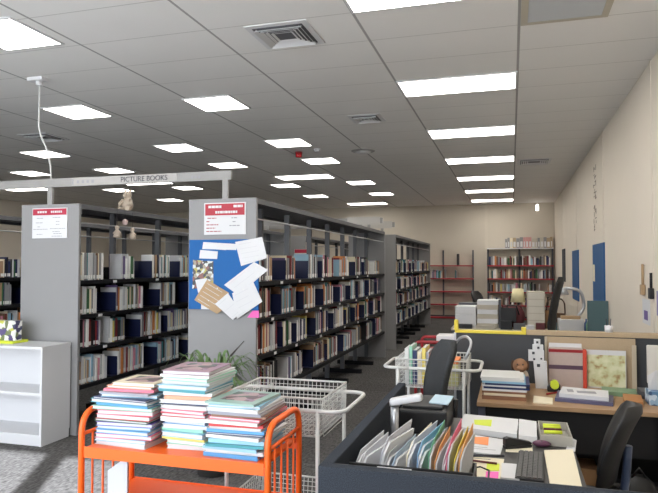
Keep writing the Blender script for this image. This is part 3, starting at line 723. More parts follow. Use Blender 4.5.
# contents of the second basket
for i, (x, wd, h, cl, nm) in enumerate(((-.77, .03, .26, 'white', 'white'), (-.735, .022, .28, 'mint green', 'mint green'), (-.71, .03, .25, 'navy', 'navy'), (-.675, .03, .24, 'cream', 'cream'), (-.64, .025, .27, 'yellow', 'yellow'), (-.61, .02, .24, 'grey', 'grey'))):
    c = (x, 4.72, .768)
    m = MB(); m.box(x, x+.002, 4.6, 4.84, .769, .769+h); m.box(x+wd-.002, x+wd, 4.6, 4.84, .769, .769+h); m.box(x+.002, x+wd-.002, 4.6, 4.602, .769, .769+h); m.box(x+.002, x+wd-.002, 4.602, 4.835, .771, .766+h, 1)
    tag(m.build('basket_book', [pbm[PBN[cl]], m_paper], None, c), f'{nm} book standing in the basket trolley behind the dark chair', 'book', 'books standing in the basket trolley')
c = (-.49, 4.62, .77); m = MB(); m.box(-.57, -.38, 4.6, 4.84, .769, .93); m.box(-.572, -.378, 4.598, 4.842, .9305, .952, 1)
tag(m.build('paper_box', [M('yellowgreen', srgb(206, 204, 150), .7), m_hio], None, c), 'pale box with orange lid inside the basket behind the chair', 'box')

# red trolley behind
c = (-.62, 5.55, 0); t = thing('red_trolley', 'red tubular trolley standing behind the filled white basket', 'trolley', c)
for y in (5.35, 5.75):
    MB().tube(rounded([(-.80, y, .06), (-.80, y, .99), (-.44, y, .99), (-.44, y, .06)], .04, 5), .014, 10).build('side_hoop', m_red, t, c)
for z in (.25, .62, .9): MB().box(-.785, -.455, 5.34, 5.76, z-.012, z).build('tray', m_red, t, c)
for x in (-.80, -.44):
    for y in (5.35, 5.75): MB().tube([(x-.01, y, .035), (x+.01, y, .035)], .035, 12).build('caster', m_black, t, c)
c = (-.66, 5.6, .9); m = MB(); m.box(-.64, -.48, 5.5, 5.72, .9008, 1.03); 
tag(m.build('paper_box', m_white, None, c, bevel=.004), 'small white box on the top tray of the red trolley', 'box')

# ------------------------------------------------------------------ spider plant
c = (-2.28, 4.5, 0); t = thing('spider_plant', 'leafy green spider plant in a tall dark planter before the noticeboard panel', 'plant', c)
MB().lathe([(.10, 0), (.13, .01), (.16, .58), (.165, .6), (.145, .6), (.14, .57), (.0, .565)], (c[0], c[1], 0), 24).build('planter', M('planter_dark', srgb(54, 52, 50), .6), t, c)
r = random.Random(21); m = MB()
for k in range(100):
    a = r.uniform(0, 2*PI); L = r.uniform(.22, .5); up = r.uniform(.12, .42); wdt = r.uniform(.009, .018)
    base = Vector((c[0]+.05*math.cos(a), c[1]+.05*math.sin(a), .57)); d = Vector((math.cos(a), math.sin(a), 0)); side = Vector((-d.y, d.x, 0))
    row = []
    for i in range(8):
        s_ = i/7; p = base+d*(L*s_*.9)+Vector((0, 0, up*math.sin(min(1, s_*1.15)*PI*.72)*1.0-.1*s_*s_))
        ww = wdt*(1-s_**2.2)+.0008; row.append((p-side*ww, p+Vector((0, 0, -.003)), p+side*ww))
    b = len(m.v)
    for q in row: m.v += [tuple(v) for v in q]
    for i in range(7):
        for j in range(2): m.face([b+i*3+j, b+i*3+j+1, b+(i+1)*3+j+1, b+(i+1)*3+j], 0, True)
m.build('foliage', m_leaf, t, c)
MB().tube([(-2.28, 4.5, .6), (-2.2, 4.48, .82), (-2.13, 4.46, .93), (-2.0, 4.44, 1.06)], .004, 6).tube([(-2.12, 4.46, .94), (-2.0, 4.44, 1.06)], .009, 6, r1=.002).build('dry_stem', m_leafd, t, c)

# ------------------------------------------------------------------ near desk with fabric screens
c = (.0, 2.1, 0); t = thing('desk_screen', 'low dark blue-grey fabric desk screen around the near desk', 'desk screen', c)
MB().box(-.655, .75, 2.08, 2.125, .02, .95).build('front_panel', m_fab, t, c, bevel=.006)
MB().box(-.655, -.61, 2.126, 3.68, .02, .95).build('side_panel', m_fab, t, c, bevel=.006)
m_black2 = M('screen_trim', (.02, .021, .025), .5)
MB().box(-.612, .75, 2.1255, 2.14, .765, .945).build('inner_face', m_black2, t, c)
c = (-.16, 2.9, 0); t = thing('office_desk', 'near office desk littered with papers behind the fabric screen', 'desk', c)
MB().box(-.605, .285, 2.145, 3.72, .73, .755).build('desktop', M('desk_dark', srgb(62, 60, 58), .5), t, c, bevel=.003)
for x in (-.57, .24):
    for y in (2.2, 3.64): MB().box(x-.02, x+.02, y-.02, y+.02, 0, .7295).build('leg', m_greyd, t, c)
DZ = .7556
def flat(name, pts, z, mat, label, cat, th=.0012, group=None, mats=None, extra=None):
    P = [(p[0], p[1], z) for p in pts]; cx = sum(p[0] for p in P)/len(P); cy = sum(p[1] for p in P)/len(P)
    m = MB(); m.prism(P, (0, 0, th))
    if extra: extra(m, z+th)
    return tag(m.build(name, mats or [mat], None, (cx, cy, z)), label, cat, group)
def hlines(x0, x1, ys, mi=1):
    def f(m, z):
        for i, y in enumerate(ys): m.box(x0, x1-(.04 if i % 2 else 0), y, y+.006, z, z+.0003, mi)
    return f
GP = 'papers spread over the near desk'
flat('paper_pile', [(-.28, 3.40), (-.27, 3.70), (.03, 3.66), (.02, 3.33)], DZ, m_paper, 'wide white paper pile at the back of the near desk, under the yellow note', 'paper', .03, GP)
flat('paper_pile', [(.027, 3.30), (.033, 3.65), (.125, 3.62), (.115, 3.29)], DZ, m_paper, 'white paper pile beside the clear tray at the back of the near desk', 'paper', .034, GP)
flat('sticky_note', [(-.208, 3.57), (-.112, 3.60), (-.112, 3.45), (-.2, 3.47)], DZ+.0302, m_hiy, 'yellow-green note on the white paper pile', 'note', .001, GP)
flat('paper_sheet', [(-.27, 3.06), (-.26, 3.375), (-.04, 3.30), (-.06, 3.03)], DZ, m_paper, 'white sheet under the orange note on the near desk', 'paper', .006, GP, [m_paper, m_inkg], hlines(-.24, -.08, (3.10, 3.13)))
flat('sticky_note', [(-.21, 3.30), (-.12, 3.32), (-.118, 3.17), (-.204, 3.19)], DZ+.0066, m_hio, 'orange note on the white sheet of the near desk', 'note', .0012, GP)
flat('paper_sheet', [(-.226, 2.70), (-.226, 2.99), (-.04, 2.98), (-.055, 2.66)], DZ, m_cream, 'cream sheet with yellow and pink notes near the screen', 'paper', .004, GP, [m_cream, m_ink], hlines(-.2, -.1, (2.95,)))
flat('sticky_note', [(-.113, 2.79), (-.113, 2.89), (-.059, 2.90), (-.059, 2.80)], DZ+.0045, m_hiy, 'yellow-green note on the cream sheet', 'note', .001, GP)
flat('sticky_note', [(-.113, 2.68), (-.113, 2.775), (-.061, 2.785), (-.061, 2.69)], DZ+.0045, m_pink, 'pink note on the cream sheet', 'note', .001, GP)
flat('paper_card', [(-.05, 2.70), (-.05, 2.90), (.028, 2.9), (.024, 2.70)], DZ+.0046, m_paper, 'white card leaning beside the keyboard end', 'card', .006, GP)
flat('paper_pad', [(.142, 2.66), (.142, 3.15), (.275, 3.2), (.262, 2.66)], DZ, m_cream, 'large cream writing pad beside the keyboard', 'notepad', .012, GP)
# keyboard
c = (.075, 2.9, DZ); t = thing('keyboard', 'black computer keyboard lying among the papers', 'keyboard', c, -.05)
MB().box(-.06, .055, -.2, .2, 0, .014).build('keyboard_case', m_black, t, (0, 0, 0), bevel=.003)
m = MB()
for i in range(5):
    for j in range(17): m.box(-.053+i*.021, -.036+i*.021, -.19+j*.0225, -.172+j*.0225, .0142, .02)
m.build('keys', M('key_grey', (.085, .083, .08), .5), t, (0, 0, 0))
c = (.135, 3.245, DZ); t = thing('computer_mouse', 'dark purple computer mouse above the cream pad', 'mouse', c)
MB().ball((.135, 3.245, DZ+.016), (.045, .026, .0155), 14).build('mouse_body', M('plum', srgb(96, 52, 78), .4), t, c); MB().box(.133, .137, 3.222, 3.235, DZ+.03, DZ+.033).build('scroll_wheel', m_black, t, c)
flat('paper_sheet', [(-.035, 3.11), (-.03, 3.285), (.09, 3.285), (.09, 3.12)], DZ, m_cream, 'cream sheet under the black stapler', 'paper', .002, GP)
c = (.02, 3.19, DZ+.0024); t = thing('stapler', 'black stapler beyond the keyboard end', 'stapler', c, .5)
MB().box(-.07, .07, -.018, .018, 0, .014).build('base', m_black, t, (0, 0, 0), bevel=.004)
MB().prism([(-.07, -.016, .0145), (.07, -.016, .0145), (.07, -.016, .025), (-.05, -.016, .055), (-.07, -.016, .05)], (0, .032, 0)).build('arm', m_black, t, (0, 0, 0), bevel=.004)
c = (.2, 3.4, DZ); t = thing('letter_tray', 'clear grey tray of highlighter pens at the back corner of the near desk', 'tray', c)
f = MB(); f.box(.13, .28, 3.27, 3.57, DZ, DZ+.005); f.box(.13, .135, 3.27, 3.57, DZ+.005, DZ+.05); f.box(.275, .28, 3.27, 3.57, DZ+.005, DZ+.05); f.box(.135, .275, 3.565, 3.57, DZ+.005, DZ+.05); f.box(.135, .275, 3.27, 3.275, DZ+.005, DZ+.05)
f.build('tray_body', M('tray_grey', srgb(176, 172, 162), .3), t, c)
for i in range(4):
    y = 3.3+i*.045; m = MB(); m.tube([(.15, y, DZ+.05-.006*i*0), (.25, y+.03, DZ+.05)], .009, 8)
    b = (.2, y, DZ+.05)
    p = tag(MB().tube([(.15, y, DZ+.0605), (.235, y+.01, DZ+.0605)], .009, 8).build('highlighter_pen', m_hiy if i != 1 else m_maroon, None, b), f"{'yellow' if i != 1 else 'maroon'} highlighter pen on the clear tray, {ordinal(i+1)} from the front", 'pen', 'pens on the clear tray')
c = (-.108, 2.42, DZ); t = thing('pen_pot', 'dark purple pen pot beside the coloured folders', 'pen pot', c)
MB().lathe([(.024, 0), (.026, .09), (.022, .09), (.021, .006)], (-.108, 2.42, DZ), 16).build('pot', M('pot_purple', srgb(70, 66, 96), .4), t, c)
tag(MB().tube([(-.2, 2.66, DZ+.006), (-.19, 2.78, DZ+.006), (-.14, 2.82, DZ+.0095), (-.1, 2.78, DZ+.0095), (-.1, 2.66, DZ+.0095), (-.12, 2.55, DZ+.006)], .0035, 6).build('black_cable', m_black, None, (-.15, 2.7, DZ)), 'thin black cable looping over the cream sheet', 'cable')
c = (-.47, 3.45, DZ); t = thing('document_scanner', 'black box-shaped scanner on the near desk behind the silver lamp', 'scanner', c)
MB().box(-.59, -.33, 3.30, 3.68, DZ, .88).build('scanner_body', m_black, t, c, bevel=.012); MB().box(-.57, -.36, 3.34, 3.64, .8805, .895).build('scanner_lid', m_black, t, c, bevel=.004)
tag(MB().prism([(-.44, 3.42, .8955), (-.335, 3.40, .8955), (-.325, 3.62, .8955), (-.43, 3.64, .8955)], (0, 0, .006)).build('paper_sheet', M('paper_skyblue', srgb(190, 214, 228), .8), None, (-.4, 3.5, .8955)), 'pale blue paper lying on the black scanner', 'paper')
tag(MB().tube([(-.2, 2.96, DZ+.0125), (-.04, 3.0, DZ+.0125)], .006, 8).build('pen', m_ink, None, (-.1, 2.98, DZ)), 'black pen between the orange note and the cream sheet', 'pen')
tag(MB().tube([(-.22, 2.9, DZ+.011), (-.07, 2.88, DZ+.011)], .005, 8).build('pencil', m_maroon, None, (-.1, 2.9, DZ)), 'dark red pencil across the cream sheet', 'pencil')
flat('paper_sheet', [(.245, 3.22), (.285, 3.2), (.31, 3.4), (.284, 3.45)], DZ+.0005, m_paper, 'white sheet sticking out past the clear tray over the desk edge', 'paper', .004, GP)
# file rack with hanging files
c = (-.4, 2.42, DZ); t = thing('file_rack', 'black hanging-file rack with white label holder against the screen', 'file rack', c)
f = MB(); f.box(-.6, -.14, 2.30, 2.31, DZ, .90); f.box(-.6, -.14, 2.55, 2.56, DZ, .86); f.box(-.6, -.594, 2.31, 2.55, DZ, .86); f.box(-.146, -.14, 2.31, 2.55, DZ, .86); f.box(-.594, -.146, 2.31, 2.55, DZ, DZ+.006)
f.build('rack', m_black, t, c); MB().box(-.49, -.36, 2.293, 2.2998, .872, .896).build('label_holder', m_paper, t, c, bevel=.002)
fl = [('white', m_paper), ('white', m_paper), ('pale grey', M('file_grey', srgb(206, 206, 214), .7)), ('white', m_paper), ('pale blue', M('file_blue', srgb(178, 196, 216), .7)), ('white', m_paper), ('cream', m_cream), ('pale blue', _mats['file_blue']), ('sky blue', M('file_sky', srgb(140, 176, 208), .7)),
      ('green', M('file_green', srgb(110, 176, 140), .7)), ('orange', M('file_orange', srgb(232, 168, 96), .7)), ('white', m_paper), ('pink', M('file_pink', srgb(222, 110, 140), .7)), ('yellow', M('file_yellow', srgb(222, 204, 84), .7)), ('orange', _mats['file_orange'])]
xs = [-.59, -.570, -.515, -.497, -.452, -.415, -.395, -.372, -.352, -.312, -.290, -.268, -.246, -.226, -.206]
rr = random.Random(4); cnt = {}
for i, ((n, mm), x) in enumerate(zip(fl, xs)):
    zt = .945+rr.uniform(-.03, .05) if i < 9 else .96+rr.uniform(0, .05); ln = rr.uniform(.005, .05 if i < 9 else .02); fw = rr.uniform(.055, .085) if i < 9 else .035
    ya, yb = 2.322+.004*(i % 3), 2.535; z0 = DZ+.0075
    m = MB()
    m.prism([(x, ya, z0), (x+fw, yb, z0), (x+fw+ln, yb, zt+.035), (x+ln+.012, ya+.04, zt), (x+ln*.9, ya, zt-.045)], (.0025, 0, 0))
    m.prism([(x+.003, ya+.003, z0), (x+fw+.003, yb-.005, z0), (x+fw+ln+.003, yb-.008, zt), (x+ln+.012, ya+.04, zt-.02), (x+ln*.9+.003, ya+.003, zt-.055)], (.009 if i < 9 else .006, 0, 0), 1)
    cnt[n] = cnt.get(n, 0)+1
    tag(m.build('hanging_file', [mm, m_paper], None, (x, 2.43, z0)), f'{n} paper file in the black rack, {ordinal(i+1)} counted from the lamp end', 'file', 'files standing in the black rack')
# desk lamp
c = (-.575, 3.0, DZ); t = thing('desk_lamp', 'silver desk lamp with bent neck leaning over the files', 'lamp', c)
MB().lathe([(.04, 0), (.045, .012), (.02, .02)], (-.552, 3.0, DZ), 20).build('base', m_silver, t, c)
MB().tube([(-.552, 3.0, DZ+.02), (-.552, 3.0, .97)], .02, 14).build('post', m_silver, t, c)
MB().tube([(-.552, 3.0, .965), (-.552, 3.0, .985)], .026, 14).build('joint', m_chrome, t, c)
T = Matrix.Translation((-.50, 3.0, 1.0)) @ Matrix.Rotation(-.22, 4, 'Y')
MB().box(-.075, .085, -.03, .03, -.018, .016, 0, T).build('lamp_head', M('lamp_white', srgb(206, 206, 208), .35), t, c, bevel=.012)

# ------------------------------------------------------------------ office chairs
def office_chair(loc, rot, label, H=1.0, lean=.14, W=.44, mat=None, bulge=.05, arms=True, loop=False, trim=None):
    """faces -X in its own space"""
    t = thing('office_chair', label, 'chair', loc, rot); Z = (0, 0, 0)
    mat = mat or m_chair
    b = MB()
    for k in range(5):
        a = 2*PI*k/5+.3; p = (.28*math.cos(a), .28*math.sin(a), .065)
        b.tube([(0, 0, .10), p], .022, 8, r1=.014)
    b.lathe([(.04, .08), (.045, .1), (.03, .14)], Z, 14); bo = b.build('base', m_black, t, Z)
    for k in range(5):
        a = 2*PI*k/5+.3; x, y = .28*math.cos(a), .28*math.sin(a)
        MB().tube([(x-.02, y, .028), (x+.02, y, .028)], .028, 12).build('caster', m_black, bo, Z)
    MB().tube([(0, 0, .13), (0, 0, .42)], .022, 12).build('gas_column', m_chrome, t, Z)
    s = MB(); s.box(-.25, .21, -.24, .24, .425, .495); s.build('seat', mat, t, Z, bevel=.03)
    # backrest: curved slab
    n, k = 12, 8; g = MB(); z0, z1 = .58, H
    for side in (0, 1):
        for i in range(n+1):
            u = i/n; z = z0+(z1-z0)*u
            cx = .22+lean*u+bulge*math.sin(u*PI)*-1
            hw = W/2*(.80+.2*math.sin(min(1, u*1.5)*PI/2))*(1 if u < .8 else math.sqrt(max(.05, 1-((u-.8)/.2)**2*.75)))
            for j in range(k+1):
                v = j/k*2-1
                th = .035*(1-.75*abs(v)**3)*(1 if .06 < u < .94 else .45)
                g.v.append((cx-.05*v*v+(th if side else -th), hw*v, z))
    S = (n+1)*(k+1)
    for i in range(n):
        for j in range(k):
            q = [i*(k+1)+j, i*(k+1)+j+1, (i+1)*(k+1)+j+1, (i+1)*(k+1)+j]
            g.face(q, 0, True); g.face([S+x for x in q[::-1]], 0, True)
    rim = [j for j in range(k)]
    for i in range(n):
        for e in (0, k):
            a, b_ = i*(k+1)+e, (i+1)*(k+1)+e; g.face([a, b_, S+b_, S+a], 0, True)
    for j in range(k):
        for e in (0, n):
            a, b_ = e*(k+1)+j, e*(k+1)+j+1; g.face([a, b_, S+b_, S+a], 0, True)
    g.build('backrest', mat, t, Z)
    MB().tube(rounded([(.05, 0, .415), (.27, 0, .43), (.30, 0, .62), (.31, 0, .78)], .08), .02, 8).build('back_support', trim or m_black, t, Z)
    if loop:
        h = MB(); zz = H
        h.tube(rounded([(.245+lean, -.14, zz-.1), (.30+lean, -.13, zz+.0), (.31+lean, 0, zz+.03), (.30+lean, .13, zz+.0), (.245+lean, .14, zz-.1)], .06), .009, 8); h.build('back_handle', m_silver, t, Z)
    if arms:
        for sy in (-1, 1):
            MB().tube(rounded([(.05, sy*.2, .43), (.05, sy*.29, .45), (.05, sy*.29, .66)], .04), .014, 8).build('arm_post', m_black, t, Z)
            MB().box(-.12, .14, sy*.29-.035, sy*.29+.035, .66, .69).build('arm_pad', m_black, t, Z, bevel=.012)
    return t
office_chair((.225, 3.34, 0), -.14, 'black office chair with leaning backrest beside the near desk', .98, .14, .34, bulge=.025, mat=m_black, arms=False, trim=M('blue_grey_frame', srgb(66, 78, 104), .4))
office_chair((-.64, 3.98, 0), .42, 'dark grey office chair with silver back loop standing beyond the side screen', 1.16, .08, .36, arms=False, loop=True, mat=fabric_material('chair_grey', srgb(58, 60, 62), srgb(80, 82, 84), 220))
c = (-.62, 3.85, .496)

# ------------------------------------------------------------------ far desk and partition
c = (.38, 5.08, 0); t = thing('desk_partition', 'dark grey fabric partition behind the brown desk with yellow edged top', 'partition', c)
MB().box(-.43, 1.235, 5.06, 5.11, .03, 1.11).build('fabric_panel', m_fabd, t, c, bevel=.003)
MB().box(-.44, .105, 5.052, 5.118, 1.1105, 1.132).build('yellow_cap', m_yellow, t, c, bevel=.003)
MB().box(-.445, -.415, 5.05, 5.12, 1.1325, 1.21).build('yellow_corner', m_yellow, t, c, bevel=.004)
MB().box(.07, .105, 5.05, 5.12, 1.1325, 1.165).build('yellow_corner', m_yellow, t, c, bevel=.004)
MB().box(.108, 1.235, 5.045, 5.125, 1.1105, 1.145).build('tan_cap', m_tan, t, c, bevel=.003)
MB().box(-.448, -.431, 5.055, 5.115, 0, 1.11).build('end_post', m_silver, t, c)
c = (.5, 4.65, 0); t = thing('brown_desk', 'brown wood-topped desk in front of the grey partition', 'desk', c)
MB().box(-.23, 1.235, 4.25, 5.045, .712, .74).build('desktop', m_wood, t, c, bevel=.003)
MB().box(-.19, 1.2, 4.36, 4.38, .42, .7115).build('modesty_panel', m_black, t, c)
MB().box(-.19, 1.2, 4.95, 4.97, .1, .7115).build('modesty_panel', m_black, t, c)
for x in (-.2, .9, 1.2):
    for y in (4.32, 4.98): MB().box(x-.022, x+.022, y-.022, y+.022, 0, .7115).build('leg', M('leg_bluegrey', srgb(96, 98, 116), .5), t, c)
TZ = .7406
# tan pinboard leaning on the partition
c = (.55, 5.02, TZ); t = thing('pinboard', 'tan pinboard propped against the grey partition on the brown desk', 'pinboard', c)
MB().box(.245, .87, 5.022, 5.043, TZ, 1.105).build('board', m_tan, t, c)
for xa, xb, zz in ((.238, .256, 1.105), (.845, .875, 1.06)): MB().box(xa, xb, 5.014, 5.0218, TZ, zz).build('board_edge', M('board_edge', srgb(190, 178, 156), .6), t, c)
c = (.38, 4.97, TZ); t = thing('ring_binder', 'grey-pink box file with purple band and red spine standing on the brown desk', 'binder', c)
MB().box(.262, .50, 4.94, 5.012, TZ, 1.03).build('box_file', M('binder_grey', srgb(186, 168, 160), .6, noise=.06, nscale=30), t, c, bevel=.003)
MB().box(.5005, .527, 4.938, 5.012, TZ, 1.022).build('spine', M('binder_red', srgb(206, 72, 52), .5), t, c, bevel=.002)
MB().box(.262, .50, 4.9385, 4.9399, .875, .905).build('band', M('binder_purple', srgb(92, 66, 84), .5), t, c)
MB().box(.262, .50, 4.9385, 4.9399, 1.0, 1.022).build('top_band', m_red, t, c)
tag(MB().box(.268, .50, 5.0125, 5.0138, TZ, 1.06).build('paper_sheet', m_paper, None, (.38, 5.012, TZ)), 'white sheet rising behind the red spined box file', 'paper')
c = (.66, 4.97, TZ); t = thing('picture_booklet', 'pale green illustrated booklet standing open beside the red spine', 'booklet', c)
MB().box(.53, .80, 4.985, 4.995, TZ, 1.02).build('cover', m_paper, t, c); MB().box(.535, .795, 4.983, 4.9849, TZ+.01, .985).build('picture_page', m_map, t, c)
# white stacked paper tower with dots
c = (.2, 4.86, TZ); t = thing('paper_tower', 'stepped white card tower printed with black dots on the brown desk', 'card model', c)
for (xa, xb, za, zb) in ((.155, .245, TZ, .955), (.125, .205, .85, .985), (.115, .16, .9555, 1.04), (.16, .235, .9555, 1.045), (.165, .21, 1.0455, 1.09)):
    pass
MB().prism([(.165, 4.84, TZ), (.25, 4.84, TZ), (.243, 4.84, .94), (.15, 4.84, .94)], (0, .05, 0)).build('tower_block', m_white, t, c, bevel=.002)
MB().box(.115, .225, 4.842, 4.888, .9405, 1.02).build('tower_block', m_white, t, c, bevel=.002)
MB().box(.145, .22, 4.844, 4.886, 1.0205, 1.06).build('tower_block', m_white, t, c, bevel=.002)
MB().box(.155, .2, 4.846, 4.884, 1.0605, 1.10).build('tower_block', m_white, t, c, bevel=.002)
for (x, z, r_) in ((.178, 1.08, .008), (.185, 1.04, .008), (.15, 1.0, .009), (.155, .955, .007), (.185, .91, .011), (.205, .96, .006)):
    MB().box(x-r_, x+r_, 4.838, 4.8399 if z < .94 else 4.8419, z-r_, z+r_).build('dot', m_ink, t, c)
# calico soft toy
c = (.06, 4.84, TZ); t = thing('plush_dog', 'small brown and white fluffy soft toy beside the dotted card tower', 'soft toy', c)
b = MB(); b.ball((.065, 4.86, TZ+.07), (.055, .05, .07)); b.build('body', m_plush, t, c)
b = MB(); b.ball((.055, 4.835, TZ+.165), (.055, .05, .052)); b.ball((.055, 4.785, TZ+.15), (.026, .022, .02)); b.build('head', M('plush_brown', srgb(150, 112, 84), .95, noise=.4, nscale=20), t, c)
for sx in (-1, 1):
    MB().ball((.055+sx*.05, 4.84, TZ+.165), (.016, .012, .04), 8).build('ear', M('plush_dark', srgb(84, 60, 46), .95), t, c)
    MB().tube([(.065+sx*.035, 4.82, TZ+.085), (.065+sx*.035, 4.79, TZ+.012)], .016, 8).build('leg', m_plush, t, c)
    MB().ball((.055+sx*.02, 4.79, TZ+.178), .006, 6).build('eye', m_black, t, c)
# stack of books and papers at the desk end
z = TZ
for i, (cl, th, a, dx) in enumerate((('brown', .026, 1.1, 0), ('cream', .016, 1.05, .01), ('brown', .014, 1.1, 0), ('white', .014, 1.12, .0), ('navy', .014, 1.15, .01), ('white', .01, 1.1, 0), ('navy', .012, 1.12, .02), ('pale blue', .014, 1.1, 0), ('white', .016, 1.08, -.005), ('white', .01, 1.0, -.01))):
    x0, x1, y0, y1 = -.2+dx, -.2+dx+.26*a, 4.36, 4.36+.3*a
    m = MB(); m.box(x0, x1, y0, y1, z, z+.002); m.box(x0, x1, y0, y1, z+th-.002, z+th); m.box(x0, x1, y0, y0+.002, z+.002, z+th-.002); m.box(x0+.003, x1-.003, y0+.002, y1-.004, z+.002, z+th-.002, 1)
    tag(m.build('desk_book', [pbm[PBN[cl]], m_paper], None, (-.07, 4.5, z)), f'{cl} book, {ordinal(i+1)} from the bottom of the stack at the brown desk end', 'book', 'books stacked at the end of the brown desk'); z += th+.0006
# newspaper, folder, camera, tissue box
c = (.45, 4.55, TZ); m = MB()
m.prism([(.27, 4.42, TZ), (.62, 4.36, TZ), (.66, 4.62, TZ), (.31, 4.7, TZ)], (0, 0, .022)); tag(m.build('blue_folder', M('folder_slate', srgb(88, 86, 116), .5), None, c), 'slate blue folder under the newspaper on the brown desk', 'folder')
m = MB(); m.prism([(.30, 4.46, TZ+.0225), (.60, 4.40, TZ+.0225), (.63, 4.64, TZ+.0225), (.34, 4.71, TZ+.0225)], (0, 0, .026)); m.box(.42, .54, 4.5, 4.58, TZ+.0486, TZ+.0489, 1); m.box(.36, .40, 4.52, 4.62, TZ+.0486, TZ+.0489, 1)
tag(m.build('newspaper', [m_paper, m_inkg], None, c), 'folded white newspaper on the slate folder', 'newspaper')
c = (.27, 4.78, TZ); t = thing('tape_dispenser', 'black and yellow tape dispenser beside the newspaper', 'tape dispenser', c)
MB().prism([(.24, 4.74, TZ), (.33, 4.74, TZ), (.33, 4.74, TZ+.05), (.27, 4.74, TZ+.07), (.24, 4.74, TZ+.03)], (0, .05, 0)).build('dispenser_body', m_black, t, c, bevel=.006)
MB().tube([(.29, 4.735, TZ+.05), (.29, 4.795, TZ+.05)], .03, 16).build('tape_roll', m_hiy, t, c)
c = (.70, 4.72, TZ); m = MB(); m.prism([(.60, 4.72, TZ), (.82, 4.68, TZ), (.84, 4.86, TZ), (.62, 4.9, TZ)], (0, 0, .03))
tag(m.build('green_magazine', M('magazine_green', srgb(120, 150, 120), .4), None, c), 'green covered magazine lying before the illustrated booklet', 'magazine')
c = (.75, 4.52, TZ); m = MB(); m.prism([(.69, 4.40, TZ), (.80, 4.38, TZ), (.83, 4.62, TZ), (.72, 4.64, TZ)], (0, 0, .035))
tag(m.build('wooden_box', M('box_orange', srgb(176, 122, 72), .5), None, c), 'flat orange-brown box beside the newspaper', 'box')
c = (.97, 4.55, TZ); t = thing('tissue_box', 'blue patterned tissue box with white tissues pulled up', 'tissue box', c)
MB().box(.85, 1.08, 4.46, 4.6, TZ, TZ+.09).build('box_body', photo_material('tissue_pattern', 30, [srgb(90, 130, 168), srgb(200, 214, 226), srgb(60, 90, 130), srgb(150, 180, 205)]), t, c, bevel=.004)
g = MB()
for i, (x, y, a, h) in enumerate(((.90, 4.53, .3, .13), (.94, 4.54, 1.2, .16), (.98, 4.53, 2.2, .10), (1.02, 4.54, .7, .12))):
    d = Vector((math.cos(a), math.sin(a)*.4, 0))*.045
    P = [(x-d.x, y-d.y, TZ+.0905), (x+d.x, y+d.y, TZ+.0905), (x+d.x*1.2, y+d.y-.01, TZ+.09+h*.8), (x+.005, y-.012, TZ+.09+h), (x-d.x*1.1, y-d.y, TZ+.09+h*.7)]
    g.prism(P, (0.004, .012, 0))
g.build('tissue', m_white, t, c)
c = (1.05, 4.92, TZ); t = thing('white_monitor', 'white flat screen standing at the wall end of the brown desk', 'monitor', c)
MB().box(.93, 1.22, 4.93, 4.96, TZ+.06, 1.075).build('screen_panel', M('white_board', srgb(218, 214, 206), .5), t, c, bevel=.008)
MB().box(1.05, 1.1, 4.935, 4.955, TZ+.01, TZ+.0602).build('stand_neck', m_white, t, c); MB().box(.98, 1.17, 4.88, 5.0, TZ, TZ+.0102).build('stand_foot', m_white, t, c)

tag(MB().prism([(.13, 4.32, TZ), (.25, 4.31, TZ), (.262, 4.50, TZ), (.14, 4.54, TZ)], (0, 0, .006)).build('paper_sheet', m_cream, None, (.2, 4.4, TZ)), 'cream sheet lying on the brown desk beside the book stack', 'paper')
tag(MB().tube([(.33, 4.78, TZ+.008), (.5, 4.82, TZ+.008)], .007, 8).build('marker_pen', m_black, None, (.4, 4.8, TZ)), 'black marker pen in front of the red spined box file', 'pen')
tag(MB().tube([(.23, 4.62, TZ+.006), (.34, 4.74, TZ+.006)], .006, 8).build('marker_pen', m_red, None, (.28, 4.68, TZ)), 'red pen beside the tape dispenser', 'pen')
tag(MB().box(.84, 1.0, 4.66, 4.82, TZ, TZ+.05).build('card_index_box', m_greyd, None, (.92, 4.74, TZ), bevel=.004), 'dark grey card box behind the tissue box', 'box')
# under and beside the brown desk
tag(MB().box(.33, .54, 4.45, 4.7, 0.0005, .30).build('cardboard_box', m_card, None, (.43, 4.58, 0), bevel=.003), 'brown cardboard box on the carpet under the brown desk', 'box')
tag(MB().box(.10, .95, 3.0, 3.99, .0005, .006).build('floor_mat', M('mat_tan', srgb(128, 104, 82), .7, noise=.06, nscale=8), None, (.5, 3.5, 0)), 'tan chair mat on the carpet beside the near desk', 'mat')
c = (.80, 4.2, 0); t = thing('black_backpack', 'black backpack slumped on the carpet beside the leaning chair', 'bag', c)
b = MB(); b.ball((.72, 4.12, .2), (.13, .1, .2), 16); b.build('bag_body', m_black, t, c); MB().ball((.72, 4.02, .14), (.09, .04, .1), 12).build('front_pocket', m_black, t, c)
MB().tube([(.68, 4.1, .38), (.72, 4.1, .44), (.76, 4.1, .38)], .008, 6).build('strap', m_black, t, c)
c = (.98, 4.0, 0); t = thing('paper_bin', 'white waste bin on the carpet at the wall end of the desks', 'bin', c)
MB().lathe([(.1, .0), (.13, .3), (.122, .3), (.095, .01)], c, 24).build('bin_body', m_white, t, c)
tag(MB().prism([(.60, 3.75, .0065), (.76, 3.70, .0065), (.79, 3.86, .0065), (.62, 3.88, .0065)], (0, 0, .02)).build('paper_pile', m_paper, None, (.7, 3.8, 0)), 'white papers dropped on the tan chair mat', 'paper')

